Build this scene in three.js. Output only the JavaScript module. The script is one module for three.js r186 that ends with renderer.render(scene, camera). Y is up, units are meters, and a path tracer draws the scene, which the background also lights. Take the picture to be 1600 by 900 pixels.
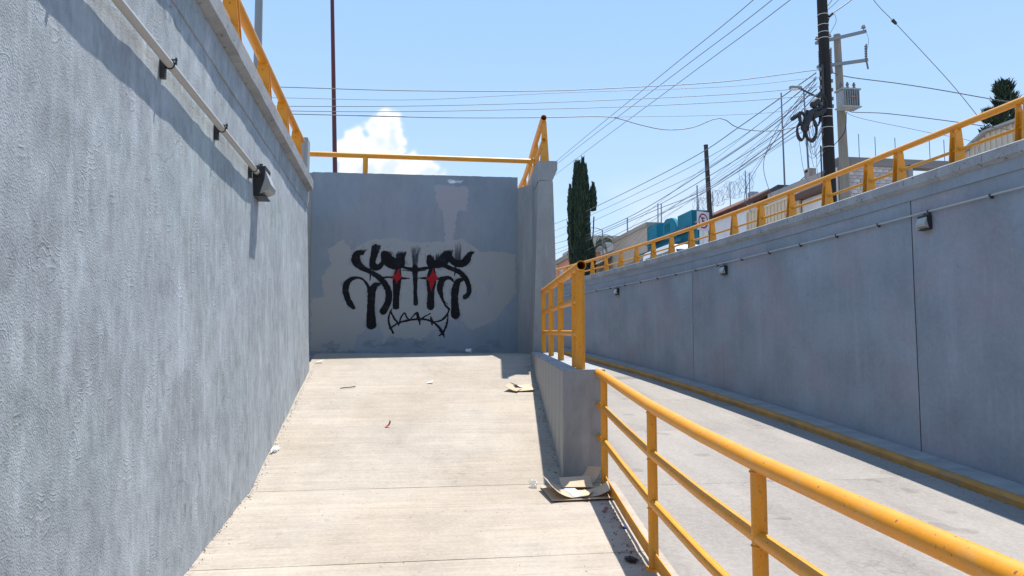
import * as THREE from 'three';
import { mergeGeometries } from 'three/addons/utils/BufferGeometryUtils.js';
import { RoundedBoxGeometry } from 'three/addons/geometries/RoundedBoxGeometry.js';

// ---------------------------------------------------------------- camera, sky, sun, exposure
const scene = new THREE.Scene();
const EYE = 1.6;
const camera = new THREE.PerspectiveCamera(42.74, 16 / 9, 0.05, 6000);
camera.position.set(0, EYE, 0);
{
  const yaw = Math.atan(175 / 1150), pitch = Math.atan(95 / Math.hypot(1150, 175));
  camera.lookAt(Math.sin(yaw) * Math.cos(pitch), EYE + Math.sin(pitch), -Math.cos(yaw) * Math.cos(pitch));
}
const renderer = new THREE.WebGLRenderer({ antialias: true });
renderer.toneMapping = THREE.LinearToneMapping;
renderer.toneMappingExposure = 1.5;
renderer.shadowMap.enabled = true;

// seeded random numbers and value noise
function rng(seed) { let s = seed >>> 0; return () => { s = (s + 0x6D2B79F5) | 0; let t = Math.imul(s ^ (s >>> 15), 1 | s); t = (t + Math.imul(t ^ (t >>> 7), 61 | t)) ^ t; return ((t ^ (t >>> 14)) >>> 0) / 4294967296; }; }
const rand = rng(7);
const rr = (a, b) => a + (b - a) * rand();
const TAB = new Float32Array(65536); { const r = rng(99); for (let i = 0; i < 65536; i++) TAB[i] = r(); }
const wrapi = (a, p) => ((a % p) + p) % p;
function vnoise(x, y, px = 256, py = 256) {
  const xi = Math.floor(x), yi = Math.floor(y), fx = x - xi, fy = y - yi;
  const u = fx * fx * (3 - 2 * fx), v = fy * fy * (3 - 2 * fy);
  const x0 = wrapi(xi, px), x1 = wrapi(xi + 1, px), y0 = wrapi(yi, py) << 8, y1 = wrapi(yi + 1, py) << 8;
  const a = TAB[y0 + x0], b = TAB[y0 + x1], c = TAB[y1 + x0], d = TAB[y1 + x1];
  return a + (b - a) * u + (c - a) * v + (a - b - c + d) * u * v;
}
function fbm(x, y, oct = 4, px = 256, py = 256) {
  let s = 0, a = 0.5, n = 0, ox = 0;
  for (let i = 0; i < oct; i++) { s += a * vnoise(x + ox, y + ox, px, py); n += a; a *= 0.5; x *= 2; y *= 2; px = Math.min(256, px * 2); py = Math.min(256, py * 2); ox += 0; }
  return s / n;
}
const clamp = (v, a = 0, b = 1) => Math.min(b, Math.max(a, v));
const sstep = (a, b, v) => { const t = clamp((v - a) / (b - a)); return t * t * (3 - 2 * t); };
const mix = (a, b, t) => a + (b - a) * t;

{ // sky: clear noon air, one tall cumulus and thin haze cloud near the horizon
  const W = 2048, H = 1024, data = new Float32Array(W * H * 4);
  const blobs = [[600, 178, 11], [614, 190, 14], [592, 200, 20], [610, 208, 20], [602, 228, 32], [628, 218, 10], [556, 214, 15], [545, 232, 18], [560, 250, 32], [600, 262, 38], [636, 262, 26], [642, 242, 9], [668, 262, 20], [690, 276, 16], [655, 272, 26], [580, 300, 60], [640, 310, 50], [700, 305, 22]];
  for (let j = 0; j < H; j++) {
    const el = ((j + 0.5) / H - 0.5) * 180;
    for (let i = 0; i < W; i++) {
      const ph = ((i + 0.5) / W - 0.5) * 2 * Math.PI;
      let az = Math.atan2(Math.cos(ph), -Math.sin(ph)) * 180 / Math.PI;
      const e = Math.max(0, el), h = Math.exp(-e / 12), m = Math.exp(-e / 34);
      let r = mix(mix(0.20, 0.40, m), 0.70, h), g = mix(mix(0.41, 0.635, m), 0.85, h), b = mix(mix(0.80, 0.97, m), 0.97, h);
      // thin cloud low over the horizon
      const low = Math.exp(-Math.pow((e - 6) / 5, 2)) * sstep(0.46, 0.72, fbm(az / 7 + 40, e / 3 + 9, 5)) * 0.75;
      r = mix(r, 0.80, low); g = mix(g, 0.83, low); b = mix(b, 0.86, low);
      if (Math.abs(az) < 16 && el > 3 && el < 24) {
        const px = 598 + (az + 1.55) / 0.0495, py = 163 + (18.41 - el) / 0.0487;
        let d = 1e9;
        for (const [bx, by, br] of blobs) d = Math.min(d, Math.hypot(px - bx, py - by) - br);
        d += (fbm(px / 16 + 3, py / 16 + 7, 4) - 0.5) * 22;
        const a = sstep(2, -3, d), lit = sstep(0.35, 0.68, fbm(px / 22 + 11, py / 22 + 5, 4) + 0.25 * sstep(-14, 0, d));
        r = mix(r, mix(0.66, 0.97, lit), a); g = mix(g, mix(0.76, 0.97, lit), a); b = mix(b, mix(0.86, 0.97, lit), a);
      }
      if (el < 0) { const k = sstep(0, -6, el); r = mix(r, 0.34, k); g = mix(g, 0.33, k); b = mix(b, 0.31, k); }
      const o = (j * W + i) * 4; data[o] = r * 0.8; data[o + 1] = g * 0.8; data[o + 2] = b * 0.8; data[o + 3] = 1;
    }
  }
  const sky = new THREE.DataTexture(data, W, H, THREE.RGBAFormat, THREE.FloatType);
  sky.mapping = THREE.EquirectangularReflectionMapping; sky.magFilter = THREE.LinearFilter; sky.minFilter = THREE.LinearFilter;
  sky.colorSpace = THREE.LinearSRGBColorSpace; sky.needsUpdate = true;
  scene.background = sky; scene.environment = sky;
}
const sun = new THREE.DirectionalLight(new THREE.Color(1.0, 0.95, 0.87), 5.0);
sun.position.set(0.195 * 60, 60, -0.30 * 60 - 8); sun.target.position.set(0, 0, -8);
sun.castShadow = true; sun.shadow.mapSize.set(4096, 4096); sun.shadow.radius = 1;
{ const c = sun.shadow.camera; c.left = -40; c.right = 40; c.top = 60; c.bottom = -40; c.near = 1; c.far = 160; }
scene.add(sun, sun.target);

// ---------------------------------------------------------------- helpers
const used = new Map();
function numbered(name) { const n = used.get(name) ?? 0; used.set(name, n + 1); return n ? name + '_' + String(n).padStart(3, '0') : name; }
function mesh(name, geo, mat, parent) { const m = new THREE.Mesh(Array.isArray(geo) ? merge(geo) : geo, mat); m.name = name; m.castShadow = m.receiveShadow = true; parent.add(m); return m; }
function tag(o, label, category, group) { o.userData = { label, category }; if (group) o.userData.group = group; return o; }
function thing(name, label, category, group, pos = [0, 0, 0], turn = 0) { const o = new THREE.Group(); o.name = numbered(name); o.position.set(...pos); o.rotation.y = turn; scene.add(o); return tag(o, label, category, group); }
function single(name, geo, mat, label, category, group) { const m = mesh(numbered(name), geo, mat, scene); return tag(m, label, category, group); }
function struct(name, geo, mat) { const m = geo ? mesh(name, geo, mat, scene) : new THREE.Group(); m.name = name; scene.add(m); m.userData = { kind: 'structure' }; return m; }
function merge(list) { return mergeGeometries(list.map((g) => { const h = g.index ? g.toNonIndexed() : g; for (const k of Object.keys(h.attributes)) if (!['position', 'normal', 'uv'].includes(k)) h.deleteAttribute(k); return h; })); }
const V = (x, y, z) => new THREE.Vector3(x, y, z);
function box(w, h, d, x = 0, y = 0, z = 0) { const g = new THREE.BoxGeometry(w, h, d); g.translate(x, y, z); return g; }
function rbox(w, h, d, x = 0, y = 0, z = 0, r = 0.01) { const g = new RoundedBoxGeometry(w, h, d, 2, r); g.translate(x, y, z); return g; }
function between(g, a, b) { // lays a geometry modelled along +y between two points
  const d = b.clone().sub(a), q = new THREE.Quaternion().setFromUnitVectors(V(0, 1, 0), d.clone().normalize());
  g.applyQuaternion(q); const c = a.clone().add(b).multiplyScalar(0.5); g.translate(c.x, c.y, c.z); return g;
}
function pipe(a, b, r, seg = 16, r2 = r) { return between(new THREE.CylinderGeometry(r2, r, a.distanceTo(b), seg, 1), a, b); }
function hollow(a, b, r, t = 0.005, seg = 20) { // open pipe with a wall
  const L = a.distanceTo(b), h = L / 2, ri = r - t;
  const p = [V(ri, -h, 0), V(r, -h, 0), V(r, h, 0), V(ri, h, 0), V(ri, -h, 0)].map((q) => new THREE.Vector2(q.x, q.y));
  const parts = []; for (let i = 0; i < 4; i++) parts.push(new THREE.LatheGeometry([p[i], p[i + 1]], seg));
  return between(merge(parts), a, b);
}
function tube(pts, r, seg = 40, rad = 6, closed = false) { return new THREE.TubeGeometry(new THREE.CatmullRomCurve3(pts.map((p) => Array.isArray(p) ? V(...p) : p), closed, 'centripetal'), seg, r, rad, closed); }
function geoFrom(pos, uv, idx) { const g = new THREE.BufferGeometry(); g.setAttribute('position', new THREE.Float32BufferAttribute(pos, 3)); g.setAttribute('uv', new THREE.Float32BufferAttribute(uv, 2)); if (idx) g.setIndex(idx); g.computeVertexNormals(); return g; }
// a grid of (nu+1) x (nv+1) points from f(u, v) -> [x, y, z, s, t]
function grid(nu, nv, f) {
  const pos = [], uv = [], idx = [];
  for (let j = 0; j <= nv; j++) for (let i = 0; i <= nu; i++) { const p = f(i / nu, j / nv); pos.push(p[0], p[1], p[2]); uv.push(p[3], p[4]); }
  for (let j = 0; j < nv; j++) for (let i = 0; i < nu; i++) { const a = j * (nu + 1) + i, b = a + 1, c = a + nu + 1, d = c + 1; idx.push(a, b, d, a, d, c); }
  return geoFrom(pos, uv, idx);
}
// sweeps a closed profile of [offset to the road side, height] along a plan path of [x, z]; lift(x, z) is added to the heights
function sweep(path, profile, lift = () => 0) {
  const n = path.length, pts = [], arc = [0];
  for (let i = 1; i < n; i++) arc.push(arc[i - 1] + Math.hypot(path[i][0] - path[i - 1][0], path[i][1] - path[i - 1][1]));
  for (let i = 0; i < n; i++) {
    const a = path[Math.max(0, i - 1)], b = path[Math.min(n - 1, i + 1)], l = Math.hypot(b[0] - a[0], b[1] - a[1]), tx = (b[0] - a[0]) / l, tz = (b[1] - a[1]) / l;
    const up = lift(path[i][0], path[i][1]);
    pts.push(profile.map(([o, y]) => [path[i][0] + tz * o, y + up, path[i][1] - tx * o]));
  }
  const pos = [], uv = [], m = profile.length; let run = 0;
  for (let k = 0; k < m; k++) {
    const k2 = (k + 1) % m, len = Math.hypot(profile[k2][0] - profile[k][0], profile[k2][1] - profile[k][1]);
    for (let i = 0; i < n - 1; i++) {
      const A = pts[i][k], B = pts[i + 1][k], C = pts[i + 1][k2], D = pts[i][k2];
      pos.push(...A, ...B, ...C, ...A, ...C, ...D);
      uv.push(arc[i], run, arc[i + 1], run, arc[i + 1], run + len, arc[i], run, arc[i + 1], run + len, arc[i], run + len);
    }
    run += len;
  }
  const tri = THREE.ShapeUtils.triangulateShape(profile.map((p) => new THREE.Vector2(p[0], p[1])), []);
  for (const e of [0, n - 1]) for (const t of tri) for (const k of t) { pos.push(...pts[e][k]); uv.push(profile[k][0], profile[k][1]); }
  return geoFrom(pos, uv);
}
// a solid from a plan outline [[x, z] ...] with a top height function and a flat or given bottom
function slabSolid(outline, top, bottom) {
  const sh = outline.map(([x, z]) => new THREE.Vector2(x, z)), tri = THREE.ShapeUtils.triangulateShape(sh, []), pos = [], uv = [];
  const T = outline.map(([x, z]) => [x, top(x, z), z]), B = outline.map(([x, z]) => [x, bottom(x, z), z]);
  for (const t of tri) for (const k of t) { pos.push(...T[k]); uv.push(T[k][0], -T[k][2]); }
  for (const t of tri) for (const k of t) { pos.push(...B[k]); uv.push(B[k][0], -B[k][2]); }
  for (let i = 0; i < outline.length; i++) {
    const j = (i + 1) % outline.length, l = Math.hypot(outline[j][0] - outline[i][0], outline[j][1] - outline[i][1]);
    pos.push(...T[i], ...T[j], ...B[j], ...T[i], ...B[j], ...B[i]);
    uv.push(0, T[i][1], l, T[j][1], l, B[j][1], 0, T[i][1], l, B[j][1], 0, B[i][1]);
  }
  return geoFrom(pos, uv);
}

// ---------------------------------------------------------------- textures and materials
function tex(w, h, f, srgb = true, repeat = [1, 1]) { // f(x, y) in 0..1 -> linear-looking [r, g, b] 0..1 (stored as given)
  const d = new Uint8Array(w * h * 4);
  for (let y = 0; y < h; y++) for (let x = 0; x < w; x++) { const c = f(x / w, y / h), o = (y * w + x) * 4; d[o] = clamp(c[0]) * 255; d[o + 1] = clamp(c[1]) * 255; d[o + 2] = clamp(c[2]) * 255; d[o + 3] = 255; }
  const t = new THREE.DataTexture(d, w, h, THREE.RGBAFormat); t.magFilter = THREE.LinearFilter; t.minFilter = THREE.LinearMipmapLinearFilter; t.generateMipmaps = true;
  t.wrapS = t.wrapT = THREE.RepeatWrapping; t.repeat.set(...repeat); if (srgb) t.colorSpace = THREE.SRGBColorSpace; t.needsUpdate = true; return t;
}
const again = (t, rx, ry) => { const c = t.clone(); c.repeat.set(rx, ry); c.needsUpdate = true; return c; };
const toS = (l) => l <= 0.0031308 ? l * 12.92 : 1.055 * Math.pow(l, 1 / 2.4) - 0.055;
const lin = (r, g, b) => new THREE.Color().setRGB(r, g, b);
const std = (o) => new THREE.MeshStandardMaterial(o);
const shade = (c, k) => [toS(c[0] * k), toS(c[1] * k), toS(c[2] * k)];

const WALL_PAINT = [0.284, 0.314, 0.362]; // blue-grey wall paint; the maps scale it lighter for the sunlit wall, darker for shaded ones
// plaster relief: fine trowelled stucco, tiles every 1.5 m
const stuccoBump = tex(1024, 1024, (x, y) => {
  const w = fbm(x * 5, y * 5, 3, 5, 5);
  const grain = fbm(x * 190, y * 160, 2, 190, 160), mid = fbm(x * 70 + 9 * w, y * 52, 3, 70, 52), low = fbm(x * 16, y * 9, 3, 16, 9);
  const arc = Math.pow(0.5 + 0.5 * Math.sin((y * 90 + 14 * fbm(x * 12, y * 8, 2, 12, 8)) * 6.283 / 3), 6) * sstep(0.62, 0.70, fbm(x * 7 + 3, y * 6 + 8, 3, 7, 6));
  const v = 0.52 * grain + 0.08 * mid + 0.22 * low + 0.26 * arc; return [v, v, v];
}, false);
// the painted left wall: vertical runs, blotches of thinner paint; covers 11 m x 5 m
const leftMap = tex(2048, 1024, (x, y) => {
  const X = x * 11, Y = y * 5;
  const run = fbm(X * 4 + 3, Y * 1.0 + 2, 4), blot = fbm(X * 1.6 + 30, Y * 1.3 + 8, 5), fine = fbm(X * 14, Y * 9, 4), spot = fbm(X * 3.4 + 71, Y * 2.0 + 33, 4);
  let k = 1.10 + 0.10 * (run - 0.5) + 0.40 * (blot - 0.5) + 0.46 * (fine - 0.5) + 0.34 * (fbm(X * 44, Y * 24, 3) - 0.5) + 0.16 * sstep(0.58, 0.75, fbm(X * 18 + 4, Y * 3 + 6, 3));  // base lighter and less blue than the shaded walls: sunlit tone painted in
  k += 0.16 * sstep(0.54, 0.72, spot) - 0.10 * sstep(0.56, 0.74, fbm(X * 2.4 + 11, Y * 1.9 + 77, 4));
  const cr = Math.abs(fbm(X * 0.9 + 60, Y * 0.9 + 17, 5) - 0.5); // hairline cracks in the render coat
  k -= 0.30 * sstep(0.0035, 0.001, cr) * sstep(0.52, 0.6, fbm(X * 0.5 + 3, Y * 0.6 + 40, 3));
  const trowel = sstep(0.62, 0.66, fbm(X * 2.2 + 15, Y * 2.2 + 9, 3)) * Math.pow(0.5 + 0.5 * Math.sin((Y * 26 + X * 9 + 8 * fbm(X * 3, Y * 3, 2)) * 6.283), 8);
  k += 0.10 * trowel;
  const g = sstep(0.55, 0.8, fbm(X * 0.8 + 5, Y * 1.2 + 55, 4)); // thin greenish wash
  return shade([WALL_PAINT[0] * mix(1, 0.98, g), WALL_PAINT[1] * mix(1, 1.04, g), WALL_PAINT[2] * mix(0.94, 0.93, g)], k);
});
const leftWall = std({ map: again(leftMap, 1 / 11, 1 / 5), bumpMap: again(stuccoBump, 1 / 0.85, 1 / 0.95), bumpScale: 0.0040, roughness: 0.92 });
// the long wall across the road: smoother paint in faint vertical passes; tiles every 8 m x 4 m
const rightMap = tex(2048, 1024, (x, y) => {
  const pas = fbm(x * 64, y * 3, 3, 64, 3), blot = fbm(x * 10, y * 6, 5, 10, 6), fine = fbm(x * 200, y * 100, 2, 200, 100), warm = fbm(x * 7 + 3, y * 4 + 2, 4, 7, 4), drip = fbm(x * 160 + 4, y * 5, 3, 160, 5);
  let k = 0.87 + 0.10 * (pas - 0.5) + 0.36 * (blot - 0.5) + 0.12 * (fine - 0.5) + 0.06 * sstep(0.62, 0.8, drip);
  const cr = Math.abs(fbm(x * 6 + 2, y * 4 + 5, 5, 6, 4) - 0.5); k -= 0.16 * sstep(0.003, 0.001, cr) * sstep(0.5, 0.6, blot);
  const w = sstep(0.48, 0.72, warm);
  return shade([WALL_PAINT[0] * mix(0.95, 1.05, w), WALL_PAINT[1] * mix(1.0, 0.98, w), WALL_PAINT[2] * mix(1.0, 0.97, w)], k);
});
const rightWall = std({ map: again(rightMap, 1 / 8, 1 / 4), bumpMap: again(stuccoBump, 1 / 1.5, 1 / 1.5), bumpScale: 0.002, roughness: 0.85 });
const copingMap = tex(1024, 512, (x, y) => {
  const k = 0.88 + 0.4 * (fbm(x * 12, y * 6, 5, 12, 6) - 0.5) + 0.2 * (fbm(x * 90, y * 45, 3, 90, 45) - 0.5) - 0.4 * sstep(0.68, 0.8, fbm(x * 60 + 9, y * 40, 3, 60, 40));
  return shade([0.345, 0.362, 0.382], k);
});
const coping = std({ map: again(copingMap, 1 / 3, 1 / 1.5), bumpMap: again(stuccoBump, 1, 1), bumpScale: 0.004, roughness: 0.9 });
const greyMap = tex(1024, 1024, (x, y) => {
  const k = 0.9 + 0.32 * (fbm(x * 10, y * 4, 5, 10, 4) - 0.5) + 0.16 * (fbm(x * 70, y * 30, 3, 70, 30) - 0.5) + 0.10 * sstep(0.6, 0.75, fbm(x * 22 + 4, y * 3, 3, 22, 3));
  return shade([0.322, 0.324, 0.320], k);
});
const greyPaint = std({ map: again(greyMap, 1 / 2.4, 1 / 2.4), bumpMap: again(stuccoBump, 1 / 1.5, 1 / 1.5), bumpScale: 0.003, roughness: 0.88 });
// ramp concrete: broomed across, with worn and dusty patches; tiles every 4 m
const rampBump = tex(1024, 1024, (x, y) => { const v = 0.6 * fbm(x * 12, y * 230, 2, 12, 230) + 0.25 * fbm(x * 128, y * 128, 2, 128, 128) + 0.15 * fbm(x * 20, y * 20, 3, 20, 20); return [v, v, v]; }, false);
const rampMap = tex(2048, 2048, (x, y) => {
  const broom = fbm(x * 10, y * 200, 2, 10, 200), streak = fbm(x * 5, y * 40, 3, 5, 40), blot = fbm(x * 5, y * 5, 5, 5, 5), fine = vnoise(x * 250, y * 250, 250, 250), mid = fbm(x * 30, y * 18, 4, 30, 18);
  let k = 0.80 + 0.16 * (broom - 0.5) + 0.13 * (streak - 0.5) + 0.18 * (blot - 0.5) + 0.12 * (fine - 0.5) + 0.14 * (mid - 0.5);
  k -= 0.10 * sstep(0.80, 0.84, vnoise(x * 90 + 5, y * 90, 90, 90)) * sstep(0.55, 0.7, fbm(x * 6 + 4, y * 6, 3, 6, 6));
  const w = sstep(0.4, 0.7, fbm(x * 4 + 9, y * 4 + 3, 4, 4, 4));
  return shade([mix(0.454, 0.448, w), mix(0.400, 0.386, w), mix(0.338, 0.316, w)], k);
});
const rampMat = std({ map: again(rampMap, 1 / 4, 1 / 4), bumpMap: again(rampBump, 1 / 2, 1 / 2), bumpScale: 0.003, roughness: 0.95 });
const roadMap = tex(2048, 2048, (x, y) => {
  const grit = vnoise(x * 256, y * 256, 256, 256), grit2 = fbm(x * 120 + 7, y * 120, 2, 120, 120), blot = fbm(x * 6, y * 4, 5, 6, 4), pas = fbm(x * 14, y * 3, 3, 14, 3);
  let k = 0.90 + 0.14 * (grit - 0.5) + 0.16 * (grit2 - 0.5) + 0.22 * (blot - 0.5) + 0.20 * (pas - 0.5);
  const cr = Math.abs(fbm(x * 4 + 7, y * 4 + 1, 5, 4, 4) - 0.5); k -= 0.14 * sstep(0.005, 0.0015, cr) * sstep(0.5, 0.6, fbm(x * 3 + 5, y * 3, 3, 3, 3));
  k -= 0.10 * sstep(0.6, 0.78, fbm(x * 9 + 2, y * 2 + 6, 4, 9, 2)) + 0.16 * sstep(0.74, 0.8, fbm(x * 12 + 3, y * 12, 3, 12, 12));
  return shade([0.312, 0.285, 0.262], k);
});
const roadBump = tex(512, 512, (x, y) => { const v = 0.6 * vnoise(x * 200, y * 200, 200, 200) + 0.4 * fbm(x * 60, y * 60, 2, 60, 60); return [v, v, v]; }, false);
const roadMat = std({ map: again(roadMap, 1 / 5, 1 / 5), bumpMap: again(roadBump, 1, 1), bumpScale: 0.003, roughness: 0.95 });
const jointMat = std({ color: lin(0.10, 0.09, 0.08), roughness: 1 });
const paintTex = (sx, sy) => tex(512, 1024, (x, y) => {
  const f = (a, b, o = 3) => fbm(x * a, y * b, o, a, b);
  const k = 0.96 + 0.16 * (f(4, 8, 4) - 0.5) + 0.10 * (f(40, 80, 2) - 0.5), dust = 0.22 * sstep(0.50, 0.78, fbm(x * 6 + 3, y * 10 + 1, 4, 6, 10)), chip = sstep(0.775, 0.80, fbm(x * 22 + 5, y * 44 + 2, 3, 22, 44)), rust = sstep(0.74, 0.78, fbm(x * 22 + 5, y * 44 + 2, 3, 22, 44));
  const c = [0.72, 0.292, 0.010].map((v, i) => mix(mix(mix(v, [0.50, 0.36, 0.20][i], dust), [0.46, 0.20, 0.05][i], rust * 0.6), [0.13, 0.07, 0.04][i], chip * 0.8)); return shade(c, k);
});
const paintMap = paintTex();
const orange = std({ map: again(paintMap, 2, 1), roughness: 0.5 });
const orangeRail = std({ map: again(paintMap, 1, 2), roughness: 0.45 });
const kerbMap = tex(1024, 256, (x, y) => { const k = 0.9 + 0.4 * (fbm(x * 30, y * 6, 4, 30, 6) - 0.5), d = sstep(0.42, 0.75, fbm(x * 24 + 4, y * 10, 4, 24, 10)); return shade([mix(0.46, 0.34, d), mix(0.24, 0.215, d), mix(0.06, 0.10, d)], k); });
const kerbMat = std({ map: again(kerbMap, 1 / 6, 1 / 1.0), roughness: 0.8 });
const parapetGrey = std({ map: again(greyMap, 1 / 2.4, 1 / 2.4), bumpMap: again(stuccoBump, 1 / 1.5, 1 / 1.5), bumpScale: 0.003, roughness: 0.88 });
const galv = std({ color: lin(0.55, 0.55, 0.53), roughness: 0.55, metalness: 0.15 });
const conduitGrey = std({ color: lin(0.40, 0.395, 0.375), roughness: 0.6 });
const darkSteel = std({ color: lin(0.05, 0.05, 0.055), roughness: 0.5, metalness: 0.4 });
const blackPlastic = std({ color: lin(0.018, 0.018, 0.02), roughness: 0.5 });
const lens = new THREE.MeshPhysicalMaterial({ color: lin(0.50, 0.50, 0.48), roughness: 0.25, transmission: 0.35, thickness: 0 });
const cableMat = std({ color: lin(0.025, 0.025, 0.028), roughness: 0.7 });
const wireMat = std({ color: lin(0.16, 0.17, 0.19), roughness: 0.6, metalness: 0.3 });

// ---------------------------------------------------------------- levels and plan
const STREET = 4.0;
const roadY = (d) => -0.21 + 0.087 * (d - 7.5);
const NEAR = (d) => -0.06 + 0.059 * d, JOINT = 6.86, CREST = 12.35;
const rampY = (d) => d < JOINT ? NEAR(d) : Math.min(NEAR(JOINT) + 0.212 * (d - JOINT), NEAR(JOINT) + 0.212 * (CREST - JOINT) + 0.004 * (d - CREST));
const interp = (tab) => (d) => { // smooth table lookup
  if (d <= tab[0][0]) return tab[0][1]; const n = tab.length - 1; if (d >= tab[n][0]) return tab[n][1];
  let i = 0; while (d > tab[i + 1][0]) i++;
  const p0 = tab[Math.max(0, i - 1)], p1 = tab[i], p2 = tab[i + 1], p3 = tab[Math.min(n, i + 2)], h = p2[0] - p1[0], t = (d - p1[0]) / h;
  const m1 = (p2[1] - p0[1]) / (p2[0] - p0[0]) * h, m2 = (p3[1] - p1[1]) / (p3[0] - p1[0]) * h;
  const t2 = t * t, t3 = t2 * t; return (2 * t3 - 3 * t2 + 1) * p1[1] + (t3 - 2 * t2 + t) * m1 + (-2 * t3 + 3 * t2) * p2[1] + (t3 - t2) * m2;
};
const wallX = interp([[-10, 7.42], [0, 7.42], [8, 7.42], [12, 7.42], [16, 7.28], [20, 6.98], [24, 6.5], [28, 5.85], [33, 4.8], [40, 3.0], [48, 0.5], [57, -2.6]]);
const wingX = interp([[11.98, 2.40], [13, 2.49], [17, 2.86], [20, 2.9], [24, 2.6], [28, 2.0], [33, 0.9], [40, -1.1], [48, -3.6], [57, -6.7]]); // centre line of the wall beyond the ramp
const parL = (d) => 1.541 + 0.117 * (d - 6.915), parR = (d) => parL(d) + 0.42;
const railX = interp([[-3, 1.22], [0, 1.27], [1.4, 1.345], [2.9, 1.455], [4.575, 1.60], [6.63, 1.865], [6.95, 1.90]]);
const edgeX = (d) => d < 6.9 ? railX(d) + 0.13 : d < 11.98 ? parR(d) : wingX(d) + 0.22; // where the ramp side meets the road
const leftX = (y) => -1.30 - 0.033 * (y - 0.9);
const steps = (a, b, n) => Array.from({ length: n + 1 }, (_, i) => a + (b - a) * i / n);

// ---------------------------------------------------------------- the setting
{ // street level all round, with the sunken road cut out of it
  const asphaltMap = tex(512, 512, (x, y) => { const k = 0.9 + 0.4 * (vnoise(x * 128, y * 128, 128, 128) - 0.5) + 0.5 * (fbm(x * 4, y * 4, 4, 4, 4) - 0.5); return shade([0.30, 0.285, 0.265], k); });
  const s = new THREE.Shape([[-900, -900], [900, -900], [900, 900], [-900, 900]].map((p) => new THREE.Vector2(...p)));
  const hole = [];
  for (const d of steps(-12, 11.2, 6)) hole.push(new THREE.Vector2(-1.75, d));
  hole.push(new THREE.Vector2(-1.75, 13.2), new THREE.Vector2(2.3, 13.5));
  for (const d of steps(13.6, 56.5, 24)) hole.push(new THREE.Vector2(wingX(d) - 0.1, d));
  for (const d of steps(56.5, -12, 40)) hole.push(new THREE.Vector2(wallX(d) + 0.25, d));
  s.holes.push(new THREE.Path(hole));
  const g = new THREE.ShapeGeometry(s); g.rotateX(-Math.PI / 2); g.translate(0, STREET, 0);
  struct('street_ground', g, std({ map: again(asphaltMap, 1 / 3, 1 / 3), roughness: 0.95 }));
  const walkMap = tex(512, 512, (x, y) => { const k = 0.9 + 0.3 * (vnoise(x * 128, y * 128, 128, 128) - 0.5) + 0.4 * (fbm(x * 4, y * 4, 4, 4, 4) - 0.5); return shade([0.33, 0.31, 0.28], k); });
  struct('street_sidewalk', slabSolid([[13.2, 5], [15.5, 5], [15.5, -90], [13.2, -90]], () => STREET + 0.14, () => STREET - 0.1), std({ map: again(walkMap, 1 / 3, 1 / 3), roughness: 0.95 }));
}
{ // the sunken road: concrete slabs in two lanes with open joints on a dark bed
  const road = struct('road', grid(8, 60, (u, v) => { const d = mix(-10, 57, v), x = mix(edgeX(d) - 0.3, wallX(d) + 0.1, u); return [x, roadY(d) - 0.012, -d, x, d]; }), std({ color: lin(0.16, 0.14, 0.12), roughness: 1 }));
  const cuts = [-10, -6, -2, 2, 5.6, 8.9, 12.2, 15.5, 18.8, 22.1, 25.4, 29, 33, 38, 44, 57];
  for (let i = 0; i < cuts.length - 1; i++) {
    const a = cuts[i] + 0.003, b = cuts[i + 1] - 0.003;
    mesh('slab', grid(10, 12, (u, v) => { const d = mix(a, b, v), x = mix(edgeX(d) - 0.25, wallX(d) + 0.05, u); return [x, roadY(d), -d, x + i * 1.37, d]; }), roadMat, road);
  }
  // kerb and footing strip along the far wall
  const path = steps(-10, 56, 110).map((d) => [wallX(d), -d]);
  const kerb = struct('kerb', sweep(path, [[0.02, -0.2], [0.46, -0.2], [0.46, 0.07], [0.43, 0.115], [0.39, 0.12], [0.02, 0.12]], (x, z) => roadY(-z)), kerbMat);
  mesh('kerb_top', sweep(path, [[0.0, 0.05], [0.38, 0.05], [0.38, 0.128], [0.0, 0.135]], (x, z) => roadY(-z)), greyPaint, kerb);
}
{ // pedestrian ramp: slabs, side and base
  const sideX = (d) => Math.min(edgeX(d) - 0.02, d > 11.98 ? 2.6 : 9);
  const base = struct('ramp', [grid(2, 80, (u, v) => { const d = mix(-6, 13.6, v), x = mix(-1.6, sideX(d), u); return [x, rampY(d) - 0.035, -d, x, d]; }), grid(80, 2, (u, v) => { const d = mix(-6, 13.6, u); return [sideX(d), mix(roadY(d) - 0.3, rampY(d) - 0.035, v), -d, d, v]; })], parapetGrey);
  const cuts = [-6, -1.0, 1.05, 3.0, 4.93, JOINT, CREST, 13.55];
  for (let i = 0; i < cuts.length - 1; i++) {
    const a = cuts[i] + 0.004, b = cuts[i + 1] - 0.004, n = Math.ceil((b - a) / 0.12);
    const g = grid(26, n, (u, v) => {
      const d = mix(a, b, v), x0 = -1.36, x1 = d < 6.9 ? edgeX(d) : d < 11.98 ? parL(d) + 0.2 : 2.45, x = mix(x0, x1, u), edge = (u === 0 || u === 1) ? 0 : 1;
      const e = (v === 0 || v === 1) ? -0.006 : 0;
      return [x, rampY(d) + e + 0.004 * edge * (fbm(x * 1.3 + 20, d * 1.3 + i * 7, 3) - 0.5), -d, x, d];
    });
    mesh('slab', g, rampMat, base);
  }
}

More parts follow.
